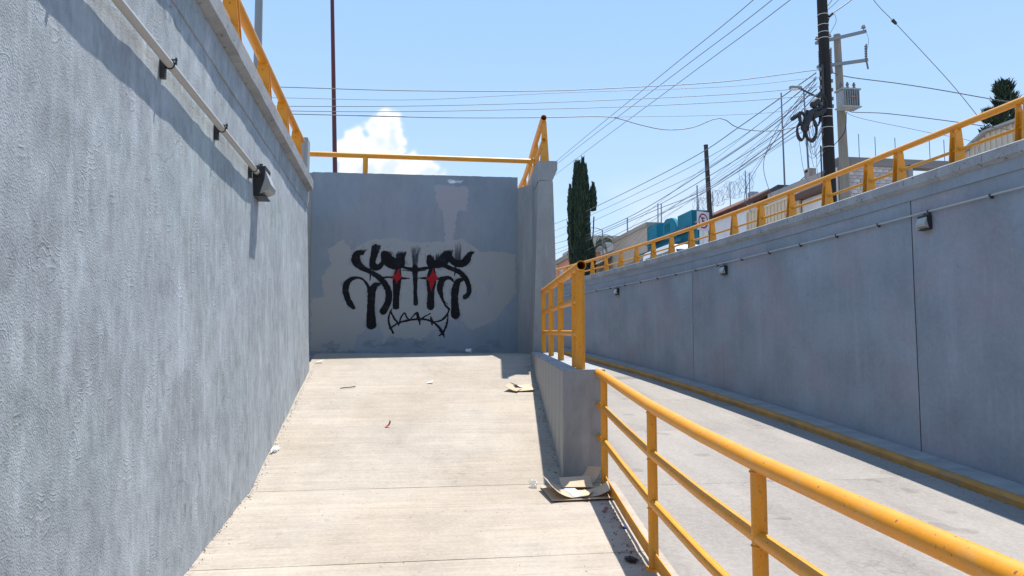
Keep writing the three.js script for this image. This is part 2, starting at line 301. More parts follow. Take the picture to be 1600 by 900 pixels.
// ---------------------------------------------------------------- walls
{ // left wall beside the ramp
  const w = thing('retaining_wall', 'tall sunlit grey stucco wall beside the ramp, with lamp and conduit', 'wall');
  const und = (d, y) => 0.016 * (fbm(d * 1.5 + 9, y * 1.1 + 3, 4) - 0.5) + 0.006 * (fbm(d * 6 + 40, y * 4, 3) - 0.5);
  const END = 11.2;
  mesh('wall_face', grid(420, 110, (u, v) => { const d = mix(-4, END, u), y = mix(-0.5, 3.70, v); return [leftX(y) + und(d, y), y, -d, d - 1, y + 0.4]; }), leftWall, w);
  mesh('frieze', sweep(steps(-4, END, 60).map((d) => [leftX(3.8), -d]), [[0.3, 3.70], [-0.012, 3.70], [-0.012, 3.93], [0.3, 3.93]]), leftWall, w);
  mesh('wall_core', slabSolid([[-1.44, 4], [-1.44, -END + 0.002], [-1.85, -END + 0.002], [-1.85, 4]], () => 3.9, () => -0.6), greyPaint, w);
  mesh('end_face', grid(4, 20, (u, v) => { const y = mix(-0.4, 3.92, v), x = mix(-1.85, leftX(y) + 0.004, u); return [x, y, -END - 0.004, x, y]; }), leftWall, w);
  const edge = (d, k) => 0.012 * (fbm(d * 5 + k, 3.3 + k, 4) - 0.5);
  const c = grid(300, 1, (u, v) => { const d = mix(-4, END + 0.02, u); return [-1.312 + edge(d, 1) + 0.004 * v, v ? 4.10 + edge(d, 5) : 3.965 + edge(d, 9), -d, d, v * 0.14]; });
  const soff = grid(300, 1, (u, v) => { const d = mix(-4, END + 0.02, u); return v ? [-1.312 + edge(d, 1), 3.965 + edge(d, 9), -d, d, 0.1] : [-1.42, 3.925, -d, d, 0]; });
  const top = grid(300, 1, (u, v) => { const d = mix(-4, END + 0.02, u); return v ? [-1.85, 4.105, -d, d, 0.5] : [-1.308 + edge(d, 1), 4.10 + edge(d, 5), -d, d, 0]; });
  const capEnd = slabSolid([[-1.32, -END - 0.018], [-1.85, -END - 0.018], [-1.85, -END + 0.2], [-1.32, -END + 0.2]], () => 4.098, () => 3.95);
  mesh('cornice', [c, soff, top, capEnd], coping, w);
  mesh('end_pier', rbox(0.15, 1.0, 0.3, -1.53, 4.38, -11.75, 0.01), greyPaint, w);
}
{ // wall that closes the ramp, with patches of paint and the sprayed mark
  const W = 1536, H = 1344, cv = document.createElement('canvas'); cv.width = W; cv.height = H; let g = cv.getContext('2d');
  const img = g.createImageData(W, H);
  for (let y = 0; y < H; y++) for (let x = 0; x < W; x++) {
    const X = x / W, Y = y / H, k = 0.87 + 0.20 * (fbm(X * 5, Y * 4, 5) - 0.5) + 0.10 * (fbm(X * 60, Y * 26, 3) - 0.5) + 0.10 * (fbm(X * 30 + 4, Y * 2, 3) - 0.5);
    const wv = sstep(0.5, 0.7, fbm(X * 3 + 20, Y * 3 + 5, 4)), c = shade([WALL_PAINT[0] * mix(0.94, 1.02, wv), WALL_PAINT[1] * mix(1, 0.99, wv), WALL_PAINT[2] * mix(1, 0.96, wv)], k), o = (y * W + x) * 4;
    img.data[o] = c[0] * 255; img.data[o + 1] = c[1] * 255; img.data[o + 2] = c[2] * 255; img.data[o + 3] = 255;
  }
  g.putImageData(img, 0, 0);
  // picture of the wall drawn in units of 1/321 of its width
  g.setTransform(W / 321, 0, 0, H / 293, 0, 0);
  const rg = rng(5);
  const patch = (pts, style, jag = 2.5, a = 0.9) => {
    g.globalAlpha = a; g.fillStyle = style; g.beginPath();
    for (let i = 0; i < pts.length; i++) { const A = pts[i], B = pts[(i + 1) % pts.length], n = Math.max(2, Math.hypot(B[0] - A[0], B[1] - A[1]) / 3); for (let k = 0; k < n; k++) { const t = k / n, x = mix(A[0], B[0], t) + (rg() - 0.5) * jag, y = mix(A[1], B[1], t) + (rg() - 0.5) * jag; i + k ? g.lineTo(x, y) : g.moveTo(x, y); } }
    g.closePath(); g.fill(); g.globalAlpha = 1;
  };
  const warm = 'rgb(154,155,154)', mauve = 'rgb(160,156,160)', blue = 'rgb(132,142,154)';
  patch([[24, 126], [46, 108], [60, 124], [90, 108], [120, 104], [160, 112], [205, 108], [230, 104], [262, 126], [300, 124], [317, 130], [318, 190], [302, 214], [280, 240], [246, 252], [226, 232], [200, 240], [168, 268], [120, 262], [100, 284], [4, 286], [2, 202], [22, 200], [16, 170], [30, 150]], warm, 3.5, 0.95);
  patch([[186, 16], [240, 18], [238, 58], [222, 60], [216, 116], [204, 116], [200, 60], [190, 44]], mauve, 4, 0.85);
  patch([[70, 262], [100, 236], [110, 262], [104, 290], [66, 290]], blue, 4, 0.55);
  patch([[196, 290], [204, 250], [226, 246], [240, 262], [236, 290]], blue, 4, 0.45);
  patch([[268, 178], [278, 164], [282, 184], [274, 196]], blue, 3, 0.4); patch([[246, 192], [256, 188], [254, 204], [246, 204]], blue, 3, 0.35);
  patch([[136, 176], [170, 170], [176, 186], [150, 190]], blue, 3, 0.25);
  for (let i = 0; i < 26; i++) { const x = rg() * 316, y = 268 + rg() * 22; patch([[x, y], [x + 4 + rg() * 18, y - 1], [x + 5 + rg() * 16, y + 3 + rg() * 8], [x - 2, y + 4]], 'rgb(88,96,106)', 1.5, 0.22); }
  patch([[205, 8], [214, 6], [222, 9], [232, 7], [226, 12], [212, 14]], 'rgb(215,220,228)', 2.5, 0.6);
  patch([[207, 10], [218, 8], [220, 12], [210, 13]], 'rgb(225,230,235)', 2, 0.7);
  const wallG = g; { const layer = document.createElement('canvas'); layer.width = W; layer.height = H; g = layer.getContext('2d'); g.setTransform(W / 321, 0, 0, H / 293, 0, 0); }
  // sprayed mark, in units of the 1137 x 900 field that it fills
  const kx = 1 / 4.7375; g.transform(kx, 0, 0, kx, 33, 101);
  const dab = (x, y, r, soft, a, col) => { const q = g.createRadialGradient(x, y, r * (1 - soft), x, y, r); q.addColorStop(0, `rgba(${col},${a})`); q.addColorStop(1, `rgba(${col},0)`); g.fillStyle = q; g.beginPath(); g.arc(x, y, r, 0, 7); g.fill(); };
  const spray = (pts, soft = 0.3, a = 0.75, col = '9,9,14') => {
    const c = new THREE.CatmullRomCurve3(pts.map((p) => V(p[0], p[1], p[2])), false, 'centripetal'), n = Math.ceil(c.getLength() / 3.5);
    for (let i = 0; i <= n; i++) { const p = c.getPoint(i / n); dab(p.x, p.y, p.z * 0.70 * (1 + 0.14 * (rg() - 0.5)), soft, a, col); if (i % 3 === 0) dab(p.x + (rg() - 0.5) * p.z * 1.3, p.y + (rg() - 0.5) * p.z * 1.3, p.z * (0.5 + 0.5 * rg()), 1, a * 0.10, col); }
  };
  const bristle = (x0, y0, x1, y1, w, n, a = 0.45) => { for (let i = 0; i < n; i++) { const t = (i + 0.5) / n - 0.5, l = 0.6 + 0.5 * rg(); spray([[x0 + t * w, y0, 9], [mix(x0, x1, 0.5 * l) + t * w, mix(y0, y1, 0.5 * l), 8], [mix(x0, x1, l) + t * w * 1.15, mix(y0, y1, l), 4]], 0.7, a); } };
  spray([[205, 128, 18], [172, 135, 30], [158, 170, 44], [165, 208, 46], [200, 245, 34], [260, 277, 26], [320, 315, 32], [370, 370, 34], [398, 440, 36], [392, 510, 38], [358, 578, 40]]);
  spray([[300, 95, 48], [288, 150, 38], [276, 205, 34], [290, 240, 40], [325, 240, 30], [355, 195, 24], [368, 150, 26]]); bristle(298, 110, 305, 75, 55, 8);
  spray([[362, 140, 40], [385, 185, 62], [430, 212, 66], [475, 212, 52], [488, 165, 32]]); bristle(385, 150, 390, 120, 60, 7); bristle(478, 170, 484, 120, 66, 9);
  spray([[262, 250, 9], [263, 300, 9], [262, 342, 6]], 0.3);
  spray([[150, 552, 20], [124, 520, 32], [102, 470, 32], [90, 420, 34], [97, 372, 34], [122, 340, 26], [165, 323, 16], [210, 336, 12], [248, 385, 16], [262, 430, 26]]);
  spray([[330, 370, 16], [300, 380, 30], [280, 420, 40], [272, 520, 40], [272, 600, 44], [276, 680, 52]], 0.15);
  spray([[355, 322, 12], [400, 316, 12], [445, 322, 16], [490, 324, 14], [545, 326, 5]], 0.3);
  spray([[466, 240, 22], [460, 300, 40], [455, 350, 44], [452, 450, 34], [450, 540, 36]], 0.15);
  spray([[490, 236, 14], [540, 250, 18], [600, 254, 20], [650, 248, 18], [700, 236, 16]], 0.25); spray([[495, 262, 6], [580, 270, 6], [660, 262, 5]], 0.4);
  for (let i = 0; i < 9; i++) spray([[560 + i * 7, 80 + rg() * 50, 6], [566 + i * 5, 160, 12], [574 + i * 3, 235, 10]], 0.9, 0.16);
  spray([[585, 240, 34], [588, 330, 26], [590, 430, 20], [593, 515, 28]], 0.2);
  spray([[612, 322, 6], [660, 322, 14], [700, 324, 18], [750, 326, 16], [790, 318, 18]], 0.3);
  spray([[712, 236, 24], [708, 300, 46], [706, 350, 52], [704, 430, 38], [702, 538, 42]], 0.15);
  spray([[690, 160, 26], [700, 205, 44], [745, 212, 46], [790, 190, 60], [822, 140, 56]]); bristle(700, 180, 700, 135, 50, 7); bristle(760, 180, 765, 130, 50, 7); bristle(826, 160, 834, 105, 60, 8);
  spray([[840, 160, 40], [868, 190, 36], [905, 208, 40], [950, 200, 44], [980, 160, 38], [1000, 125, 18]]); bristle(900, 190, 908, 45, 46, 9, 0.22); bristle(968, 160, 1005, 112, 36, 6);
  spray([[785, 215, 26], [850, 244, 26], [915, 272, 30], [968, 330, 30], [990, 395, 28], [984, 440, 26], [958, 464, 28]]);
  spray([[884, 215, 9], [884, 260, 9], [879, 302, 6]], 0.3);
  spray([[872, 345, 10], [850, 322, 18], [815, 318, 24], [785, 342, 34], [770, 400, 34], [784, 460, 20], [808, 520, 12], [838, 556, 14]]); spray([[770, 430, 6], [800, 490, 6], [830, 520, 5]], 0.4);
  spray([[945, 328, 14], [908, 342, 30], [887, 400, 40], [882, 500, 40], [888, 600, 52]], 0.15);
  spray([[420, 560, 8], [400, 615, 11], [404, 675, 12], [432, 738, 12]], 0.25); spray([[412, 575, 9], [440, 630, 12], [470, 668, 10]], 0.25);
  spray([[405, 705, 8], [480, 660, 12], [560, 640, 12], [640, 634, 12], [720, 656, 13], [770, 700, 14], [802, 752, 10]], 0.25);
  spray([[470, 680, 8], [490, 620, 10], [512, 588, 8], [530, 620, 10], [548, 640, 8]], 0.25); spray([[548, 642, 6], [580, 605, 8], [604, 584, 8], [618, 630, 14], [626, 676, 8]], 0.25); spray([[600, 596, 8], [618, 640, 14], [660, 615, 8], [700, 592, 6]], 0.25);
  spray([[706, 620, 10], [712, 650, 16], [716, 680, 6]], 0.3);
  spray([[844, 556, 8], [824, 600, 12], [790, 638, 12], [735, 656, 8]], 0.25); spray([[834, 600, 7], [826, 660, 11], [800, 730, 12], [770, 760, 8]], 0.25); spray([[770, 720, 8], [800, 755, 10], [806, 775, 4]], 0.3);
  const foot = (x, y, w) => { g.fillStyle = 'rgb(9,9,14)'; g.beginPath(); g.moveTo(x - w / 2, y - 40); g.lineTo(x + w / 2, y - 40); g.lineTo(x + w / 2 + 5, y + 8); g.lineTo(x - w / 2 - 4, y + 10); g.fill(); };
  foot(275, 684, 46); foot(450, 545, 36); foot(593, 514, 22); foot(702, 544, 40); foot(888, 604, 46);
  bristle(178, 150, 200, 108, 66, 10, 0.5); bristle(300, 100, 306, 66, 60, 9, 0.5); bristle(366, 150, 372, 116, 50, 8, 0.5); bristle(480, 150, 490, 116, 70, 10, 0.45); bristle(825, 140, 832, 100, 70, 10, 0.5); bristle(996, 130, 1022, 108, 40, 7, 0.45); for (let i = 0; i < 260; i++) { const X = 110 + rg() * 900, Y = 70 + rg() * 150; dab(X, Y, 2 + rg() * 5, 0.8, 0.25 * rg(), '9,9,14'); } bristle(590, 120, 590, 70, 70, 8, 0.12);
  const star = (pts) => { g.fillStyle = 'rgb(150,18,26)'; g.beginPath(); pts.forEach((p, i) => i ? g.quadraticCurveTo((p[0] + pts[i - 1][0]) / 2 + (460 - 460), (p[1] + pts[i - 1][1]) / 2, ...p) : g.moveTo(...p)); g.closePath(); g.fill(); };
  star([[470, 244], [478, 290], [488, 318], [468, 340], [452, 368], [440, 334], [410, 312], [444, 294]]);
  star([[718, 244], [734, 296], [764, 322], [734, 344], [706, 424], [688, 346], [662, 324], [700, 300]]);
  { // lay the paint on: ragged edges, dry streaks near the tops of the strokes, speckled thin coats
    const L = g.getImageData(0, 0, W, H).data, out = wallG.getImageData(0, 0, W, H), D = out.data, yTop = (101 + 95 * kx) * H / 293, yLow = (101 + 215 * kx) * H / 293;
    for (let y = 0; y < H; y++) for (let x = 0; x < W; x++) {
      const n1 = fbm(x / 9, y / 9, 2) - 0.5, n2 = fbm(x / 9 + 50, y / 9 + 80, 2) - 0.5;
      const sx = clamp(Math.round(x + n1 * 6), 0, W - 1), sy = clamp(Math.round(y + n2 * 6), 0, H - 1), q = (sy * W + sx) * 4; let a = L[q + 3] / 255; if (a < 0.01) continue;
      const dry = sstep(yLow, yTop, y) * sstep(0.36, 0.66, fbm(x / 5, y / 70 + 9, 3)); a *= 1 - 0.30 * dry; a = Math.min(1, a * 1.25); a *= 0.95 + 0.05 * sstep(0.3, 0.6, fbm(x / 3, y / 3, 2)); a *= 1 - 0.12 * sstep(0.55, 0.75, fbm(x / 40 + 7, y / 30, 3));
      const o = (y * W + x) * 4; for (let c = 0; c < 3; c++) D[o + c] = mix(D[o + c], L[q + c], a);
    }
    wallG.putImageData(out, 0, 0);
  }
  const map = new THREE.CanvasTexture(cv); map.colorSpace = THREE.SRGBColorSpace; map.magFilter = THREE.LinearFilter;
  const mat = std({ map, bumpMap: again(stuccoBump, 2.4, 2.1), bumpScale: 0.002, roughness: 1 });
  const w = thing('end_wall', 'shaded blue-grey wall closing the ramp, sprayed with a black and red mark', 'wall');
  const A = [-1.52, 12.85], B = [2.11, 13.18], topL = 4.625, topR = 4.735, bot = 1.47;
  mesh('wall_face', grid(80, 70, (u, v) => { const x = mix(A[0], B[0], u), d = mix(A[1], B[1], u), t = mix(topL, topR, u) + (v === 1 ? 0.012 * (fbm(u * 40, 3, 3) - 0.5) : 0), y = mix(bot, t, v); return [x, y, -d + 0.01 * (fbm(u * 7, v * 6, 3) - 0.5) + 0.004, u, v]; }), mat, w);
  mesh('wall_core', slabSolid([[-1.9, -12.83], [2.105, -13.20], [2.105, -13.5], [-1.9, -13.15]], (x) => mix(topL, topR, (x - A[0]) / 3.63) - 0.008, () => 1.2), greyPaint, w);
  mesh('infill_block', slabSolid([[2.108, -13.16], [2.30, -12.7], [2.46, -12.7], [2.46, -13.6], [2.108, -13.6]], () => 4.52, () => 1.2), greyPaint, w);
}
{ // wall between ramp and road beyond the parapet, with its cut end
  const w = thing('retaining_wall', 'grey concrete wall end standing between ramp and road, flared cap', 'wall');
  const path = [11.98, ...steps(12.6, 56, 50)].map((d) => [wingX(d), -d]);
  mesh('wall_body', sweep(path, [[0.29, -3.2], [0.13, 4.38], [0.11, 4.42], [-0.11, 4.42], [-0.12, 4.38], [-0.155, 3.2], [-0.215, -3.2]].map(([o, y]) => [o, y < 0 ? -0.6 : y])), greyPaint, w);
  mesh('cornice', sweep(path.map(([x, z], i) => [x, i ? z : z + 0.0]), [[0.135, 4.40], [0.15, 4.75], [-0.195, 4.75], [-0.195, 4.60], [-0.115, 4.42]]), greyPaint, w);
}
{ // low parapet that grows out of the ramp edge
  const w = thing('parapet', 'low grey concrete parapet at the ramp edge, topped by yellow railing', 'parapet');
  const top = (x, z) => 1.395 + 0.028 * (-z - 6.915);
  const o = [[parL(6.915), -6.915], ...steps(6.915, 11.97, 12).map((d) => [parR(d), -d]), ...steps(11.97, 6.915, 12).map((d) => [parL(d), -d])];
  mesh('parapet_body', slabSolid(o.slice(1), (x, z) => top(x, z) - 0.012, (x, z) => roadY(-z) - 0.2), parapetGrey, w);
  mesh('parapet_cap', slabSolid([...steps(6.918, 11.965, 12).map((d) => [parR(d) - 0.003, -d]), ...steps(11.965, 6.918, 12).map((d) => [parL(d) + 0.003 + 0.006 * fbm(d * 9, 4, 3), -d])], top, (x, z) => top(x, z) - 0.02), coping, w);
}
{ // long wall across the road
  const w = thing('retaining_wall', 'long shaded blue-grey panelled wall along the far side of the road', 'wall');
  const cuts = [-10, -5.6, 2.0, 9.72, 17.4, 25.1, 32.8, 40.5, 48, 56];
  for (let i = 0; i < cuts.length - 1; i++) {
    const a = cuts[i] + 0.007, b = cuts[i + 1] - 0.007, n = Math.ceil((b - a) / 0.25), lean = (rand() - 0.5) * 0.006;
    mesh('wall_panel', grid(n, 30, (u, v) => { const d = mix(a, b, u), lo = roadY(d) - 0.1, y = mix(lo, Math.max(lo + 0.02, 3.765), v); return [wallX(d) + lean + 0.008 * (fbm(d * 0.9 + 7, y * 0.9, 3) - 0.5), y, -d + 0.02 * (v - 0.5) * 0.3, d + i * 2.7, y]; }), rightWall, w);
  }
  const path = steps(-10, 56, 132).map((d) => [wallX(d), -d]);
  mesh('wall_core', sweep(path, [[-0.05, -1.6], [-0.05, 3.9], [-0.4, 3.9], [-0.4, -1.6]]), jointMat, w);
  mesh('frieze', sweep(path, [[-0.2, 3.765], [0.016, 3.765], [0.012, 3.93], [-0.2, 3.93]]), rightWall, w);
  const seg = [-10, -6, -2.1, 1.8, 5.6, 9.05, 12.3, 16.1, 20, 24, 28, 34, 42, 56];
  for (let i = 0; i < seg.length - 1; i++) mesh('cornice', sweep(steps(seg[i] + 0.003, seg[i + 1] - 0.003, 12).map((d) => [wallX(d), -d]), [[-0.36, 3.93], [0.0, 3.905], [0.035, 3.925], [0.075, 3.965], [0.08, 4.085], [0.06, 4.1], [-0.36, 4.1]]), coping, w);
}

// ---------------------------------------------------------------- railings
// a post of two tapered plates set across the rail, base at y, rail direction along local z
function platePost(parent, x, y, d, turn, h, wb = 0.19, wt = 0.09, gap = 0.11) {
  const sh = new THREE.Shape([[-wb / 2, 0], [wb / 2, 0], [wt / 2, h], [-wt / 2, h]].map((p) => new THREE.Vector2(...p)));
  const out = [];
  for (const s of [-0.5, 0.5]) { const g = new THREE.ExtrudeGeometry(sh, { depth: 0.012, bevelEnabled: false }); g.translate(0, 0, s * gap - 0.006); out.push(g); }
  out.push(box(wb * 0.96, 0.012, gap + 0.06, 0, 0.006, 0), box(0.012, h * 0.8, gap - 0.02, 0, h * 0.4, 0));
  const g = merge(out); g.rotateY(turn); g.translate(x, y, -d); return mesh('post', g, orange, parent);
}
function railPath(parent, name, pts, r, openEnd = false, mat = orangeRail) {
  const P = pts.map((p) => V(...p)), L = [];
  for (let i = 0; i < P.length - 1; i++) { L.push((openEnd && i === 0) ? hollow(P[0], P[1], r) : pipe(P[i], P[i + 1], r, 20)); if (i > 0) { const s = new THREE.SphereGeometry(r * 0.999, 16, 10); s.translate(P[i].x, P[i].y, P[i].z); L.push(s); } }
  return mesh(name, L, mat, parent);
}
{ // railing beside the near ramp
  const t = thing('railing', 'yellow tubular railing along the ramp edge, running up to the grey parapet', 'railing');
  const ds = [-2.4, -0.6, 1.15, 2.87, 4.575, 6.63], top = (d) => NEAR(d) + 1.015 + 0.07 * sstep(3.5, 0.5, d);
  const run = (h) => [6.98, 6.63, 5.6, 4.575, 3.6, 2.87, 2.0, 1.15, 0.3, -0.6, -1.5, -2.4].map((d) => [railX(d), top(d) - h, -d]);
  railPath(t, 'top_rail', run(0), 0.038); railPath(t, 'middle_rail', run(0.30), 0.030); railPath(t, 'middle_rail', run(0.605), 0.030);
  for (const d of ds) {
    mesh('post', pipe(V(railX(d), NEAR(d) + 0.002, -d), V(railX(d), top(d) - 0.02, -d), 0.032, 18), orange, t);
    mesh('base_plate', pipe(V(railX(d), NEAR(d) - 0.01, -d), V(railX(d), NEAR(d) + 0.012, -d), 0.062, 14, 0.05), orange, t);
    for (const h of [0, 0.30, 0.605]) { const w = new THREE.TorusGeometry(0.033, 0.0045, 6, 18); w.rotateX(Math.PI / 2); w.translate(railX(d), top(d) - h - (h ? 0.031 : 0.036), -d); mesh('weld_bead', w, orange, t); }
  }
  for (let i = 0; i < ds.length - 1; i++) { // toe boards
    const a = ds[i] + 0.036, b = ds[i + 1] - 0.036, pts = [];
    mesh('toe_board', sweep(steps(b, a, 6).map((d) => [railX(d), -d]), [[-0.004, 0.028], [0.004, 0.028], [0.004, 0.118], [-0.004, 0.118]], (x, z) => NEAR(-z)), orange, t);
  }
}
{ // railing on the parapet
  const t = thing('railing', 'yellow tubular railing standing on top of the grey parapet', 'railing');
  const cx = (d) => (parL(d) + parR(d)) / 2 - 0.02, base = (d) => 1.395 + 0.028 * (d - 6.915), top = (d) => 2.40 + 0.024 * (d - 6.95);
  const run = (h, a) => steps(a, 11.75, 5).map((d) => [cx(d), top(d) - h, -d]);
  railPath(t, 'top_rail', run(0, 6.90), 0.047, true); railPath(t, 'middle_rail', run(0.33, 6.99), 0.03); railPath(t, 'middle_rail', run(0.66, 6.99), 0.03);
  for (const d of [7.02, 7.42, 8.9, 10.25, 11.62]) mesh('post', pipe(V(cx(d), base(d), -d), V(cx(d), top(d) - 0.03, -d), d < 7.1 ? 0.045 : 0.038, 18), orange, t);
}
{ // railing on the left wall
  const t = thing('railing', 'yellow railing with tapered plate posts on top of the sunlit stucco wall', 'railing');
  const x = -1.49;
  railPath(t, 'top_rail', [[x, 4.69, -11.1], [x, 4.69, 3.5]], 0.05); railPath(t, 'middle_rail', [[x - 0.01, 4.40, -11.1], [x - 0.01, 4.40, 3.5]], 0.035);
  for (const d of [-2.6, -1.1, 0.4, 1.9, 3.4, 4.95, 6.5, 8.05, 9.35, 10.6]) platePost(t, x, 4.106, d, 0, 0.56, 0.21, 0.10);
}
{ // railing on the end wall
  const t = thing('railing', 'single yellow pipe rail over the wall with the sprayed mark', 'railing');
  const p = (x, up) => { const u = (x + 1.52) / 3.63; return [x, mix(4.617, 4.727, u) + up, -mix(12.99, 13.34, u)]; };
  railPath(t, 'top_rail', [p(-1.6, 0.36), p(2.5, 0.36)], 0.045);
  for (const x of [-0.64]) { mesh('post', pipe(V(...p(x, 0)), V(...p(x, 0.34)), 0.045, 16), orange, t); mesh('base_plate', box(0.2, 0.014, 0.2, p(x, 0.008)[0], p(x, 0.008)[1], p(x, 0)[2]), orange, t); }
}
{ // railing on the wall end beyond the parapet
  const t = thing('railing', 'yellow railing with open black pipe ends on the flared grey wall end', 'railing');
  const ds = [12.1, 13.55, 15, 16.5, 18, 19.5, 21, 22.5, 24, 25.5, 27, 28.5, 30];
  const run = (y, a) => [a, ...steps(12.4, 31, 14)].map((d) => [wingX(d) - 0.03, y, -d]);
  railPath(t, 'top_rail', run(5.50, 12.0), 0.05, true); railPath(t, 'middle_rail', run(5.12, 12.02), 0.035, true);
  for (const d of ds) platePost(t, wingX(d) - 0.01, 4.75, d, -0.09, 0.71, 0.15, 0.06, 0.07);
}
{ // railing on the long wall
  const t = thing('railing', 'long yellow railing with tapered plate posts along the far street edge', 'railing');
  const off = 0.1, ds = [];
  for (let d = -8.2; d < 7.5; d += 1.15) ds.push(d);
  ds.push(7.78, 8.88, 10.07, 10.81, 11.98, 13.16, 14.3, 15.45, 16.5, 17.6, 18.75, 19.9, 21.05, 22.2, 23.35, 24.5, 25.65, 26.8, 27.95, 29.1, 30.25, 31.4, 32.6, 33.8);
  const run = (y) => steps(-9, 35, 44).map((d) => [wallX(d) + off, y, -d]);
  railPath(t, 'top_rail', run(4.63), 0.045); railPath(t, 'middle_rail', run(4.30), 0.023);
  for (const d of ds) { const dx = wallX(d + 0.3) - wallX(d - 0.3); platePost(t, wallX(d) + off, 4.1, d, Math.atan2(-dx, 0.6) * -1, 0.5, 0.175, 0.075); }
}

// ---------------------------------------------------------------- lamps and conduits
// wall lamp: modelled at its back centre, facing +x
function wallLamp(label, pos, turn, k = 1) {
  const t = thing('wall_lamp', label, 'lamp', 'wall pack lamps under conduits', pos, turn); t.scale.setScalar(k);
  const w = 0.30, prof = [[0, 0.15], [0.112, 0.15], [0.104, 0.02], [0.055, -0.15], [0, -0.15]];
  const sh = (p) => new THREE.Shape(p.map((q) => new THREE.Vector2(...q)));
  const ex = (p, depth, z) => { const g = new THREE.ExtrudeGeometry(sh(p), { depth, bevelEnabled: true, bevelSize: 0.006, bevelThickness: 0.006, bevelSegments: 2 }); g.translate(0, 0, z); return g; };
  mesh('housing', [ex(prof, w, -w / 2)], blackPlastic, t);
  mesh('lens', ex([[0.118, 0.10], [0.172, -0.04], [0.160, -0.085], [0.064, -0.135], [0.110, 0.02]], w - 0.02, -w / 2 + 0.01), lens, t);
  mesh('bottom_lip', box(0.12, 0.014, w, 0.06, -0.158, 0), blackPlastic, t);
  mesh('cable_gland', pipe(V(0.045, 0.15, 0), V(0.045, 0.21, 0), 0.018, 10), darkSteel, t);
  return t;
}
wallLamp('black wall lamp with pale lens on the sunlit stucco wall', [leftX(3.17) + 0.004, 3.165, -7.20], 0, 0.9);
for (const [d, y, lab] of [[9.38, 3.38, 'wall lamp right beside the dark vertical seam of the long shaded wall'], [15.7, 3.36, 'wall lamp below the no-parking sign on the long shaded wall'], [22.2, 3.36, 'small distant wall lamp on the far curve of the long shaded wall']])
  wallLamp(lab, [wallX(d) - 0.012, y, -d], Math.PI - Math.atan2(wallX(d + .3) - wallX(d - .3), .6), 0.64);
{ // conduit on the left wall
  const t = thing('conduit', 'pale conduit clamped along the sunlit stucco wall, ending at the lamp', 'conduit'), y = 3.225, x = leftX(y) + 0.05;
  mesh('pipe', pipe(V(x, y, 3.5), V(x, y, -6.98), 0.0235, 16), conduitGrey, t);
  mesh('elbow', tube([[x, y, -6.96], [x, y, -7.03], [x - 0.004, y - 0.01, -7.09], [x - 0.006, y - 0.05, -7.12]], 0.0235, 12, 12), darkSteel, t);
  for (const d of [-0.6, 0.65, 1.9, 3.1, 4.36, 5.62, 6.86]) {
    const c = mesh('clamp', [box(0.05, 0.11, 0.035, x - 0.045, y - 0.03, -d), box(0.012, 0.14, 0.045, x - 0.062, y - 0.03, -d)], darkSteel, t);
    const ring = new THREE.TorusGeometry(0.027, 0.004, 6, 16); ring.translate(x, y, -d);
    mesh('ring', [ring, box(0.035, 0.006, 0.012, x + 0.025, y + 0.028, -d), pipe(V(x + 0.035, y + 0.04, -d), V(x + 0.035, y - 0.0, -d), 0.006, 8)], darkSteel, c);
  }
}
{ // conduit on the long wall
  const t = thing('conduit', 'thin grey conduit clamped along the long shaded wall above its lamps', 'conduit');
  const y = 3.53, p = (d) => [wallX(d) - 0.045, y - 0.0 * d, -d];
  mesh('pipe', tube(steps(-8, 34, 42).map(p), 0.0135, 160, 8), conduitGrey, t);
  for (let d = -7.5; d < 30; d += 1.12) mesh('clamp', [box(0.035, 0.06, 0.02, wallX(d) - 0.03, y - 0.014, -d), box(0.022, 0.034, 0.03, wallX(d) - 0.05, y, -d)], darkSteel, t);
}
// ---------------------------------------------------------------- litter on the ramp
const cardMap = tex(512, 512, (x, y) => { const k = 0.9 + 0.25 * (fbm(x * 5, y * 5, 4, 5, 5) - 0.5) + 0.12 * (fbm(x * 120, y * 4, 2, 120, 4) - 0.5); return shade([0.56, 0.44, 0.31], k); });
const cardMat = std({ map: cardMap, roughness: 0.95 });
const paperWhite = std({ color: lin(0.72, 0.72, 0.70), roughness: 0.9 });
const paperBlue = std({ color: lin(0.42, 0.50, 0.60), roughness: 0.9 });
// a curled sheet: size a x b, curling up by angle along a; returned lying on the ramp plane
function sheet(a, b, curl, thick = 0.005, twist = 0) {
  const f = (s) => (u, v) => { const t = u * curl, R = curl > 0.01 ? a / curl : 0, x = curl > 0.01 ? R * Math.sin(t) : u * a, y = curl > 0.01 ? R * (1 - Math.cos(t)) : 0; return [x + s * thick * -Math.sin(t), y + s * thick * Math.cos(t) + 0.003 + twist * v * u, (v - 0.5) * b, u * a, v * b]; };
  return merge([grid(14, 4, f(0)), grid(14, 4, f(1)), grid(14, 1, (u, v) => { const p = f(v)(u, 0); return p; }), grid(14, 1, (u, v) => f(v)(u, 1)), grid(1, 4, (u, v) => f(u)(0, v)), grid(1, 4, (u, v) => f(u)(1, v))]);
}
const slopeAt = (d) => d < JOINT ? Math.atan(0.059) : Math.atan(0.212);
function onRamp(g, x, d, turn, up = 0) { g.rotateY(turn); g.rotateX(slopeAt(d)); g.translate(x, rampY(d) + up, -d); return g; }
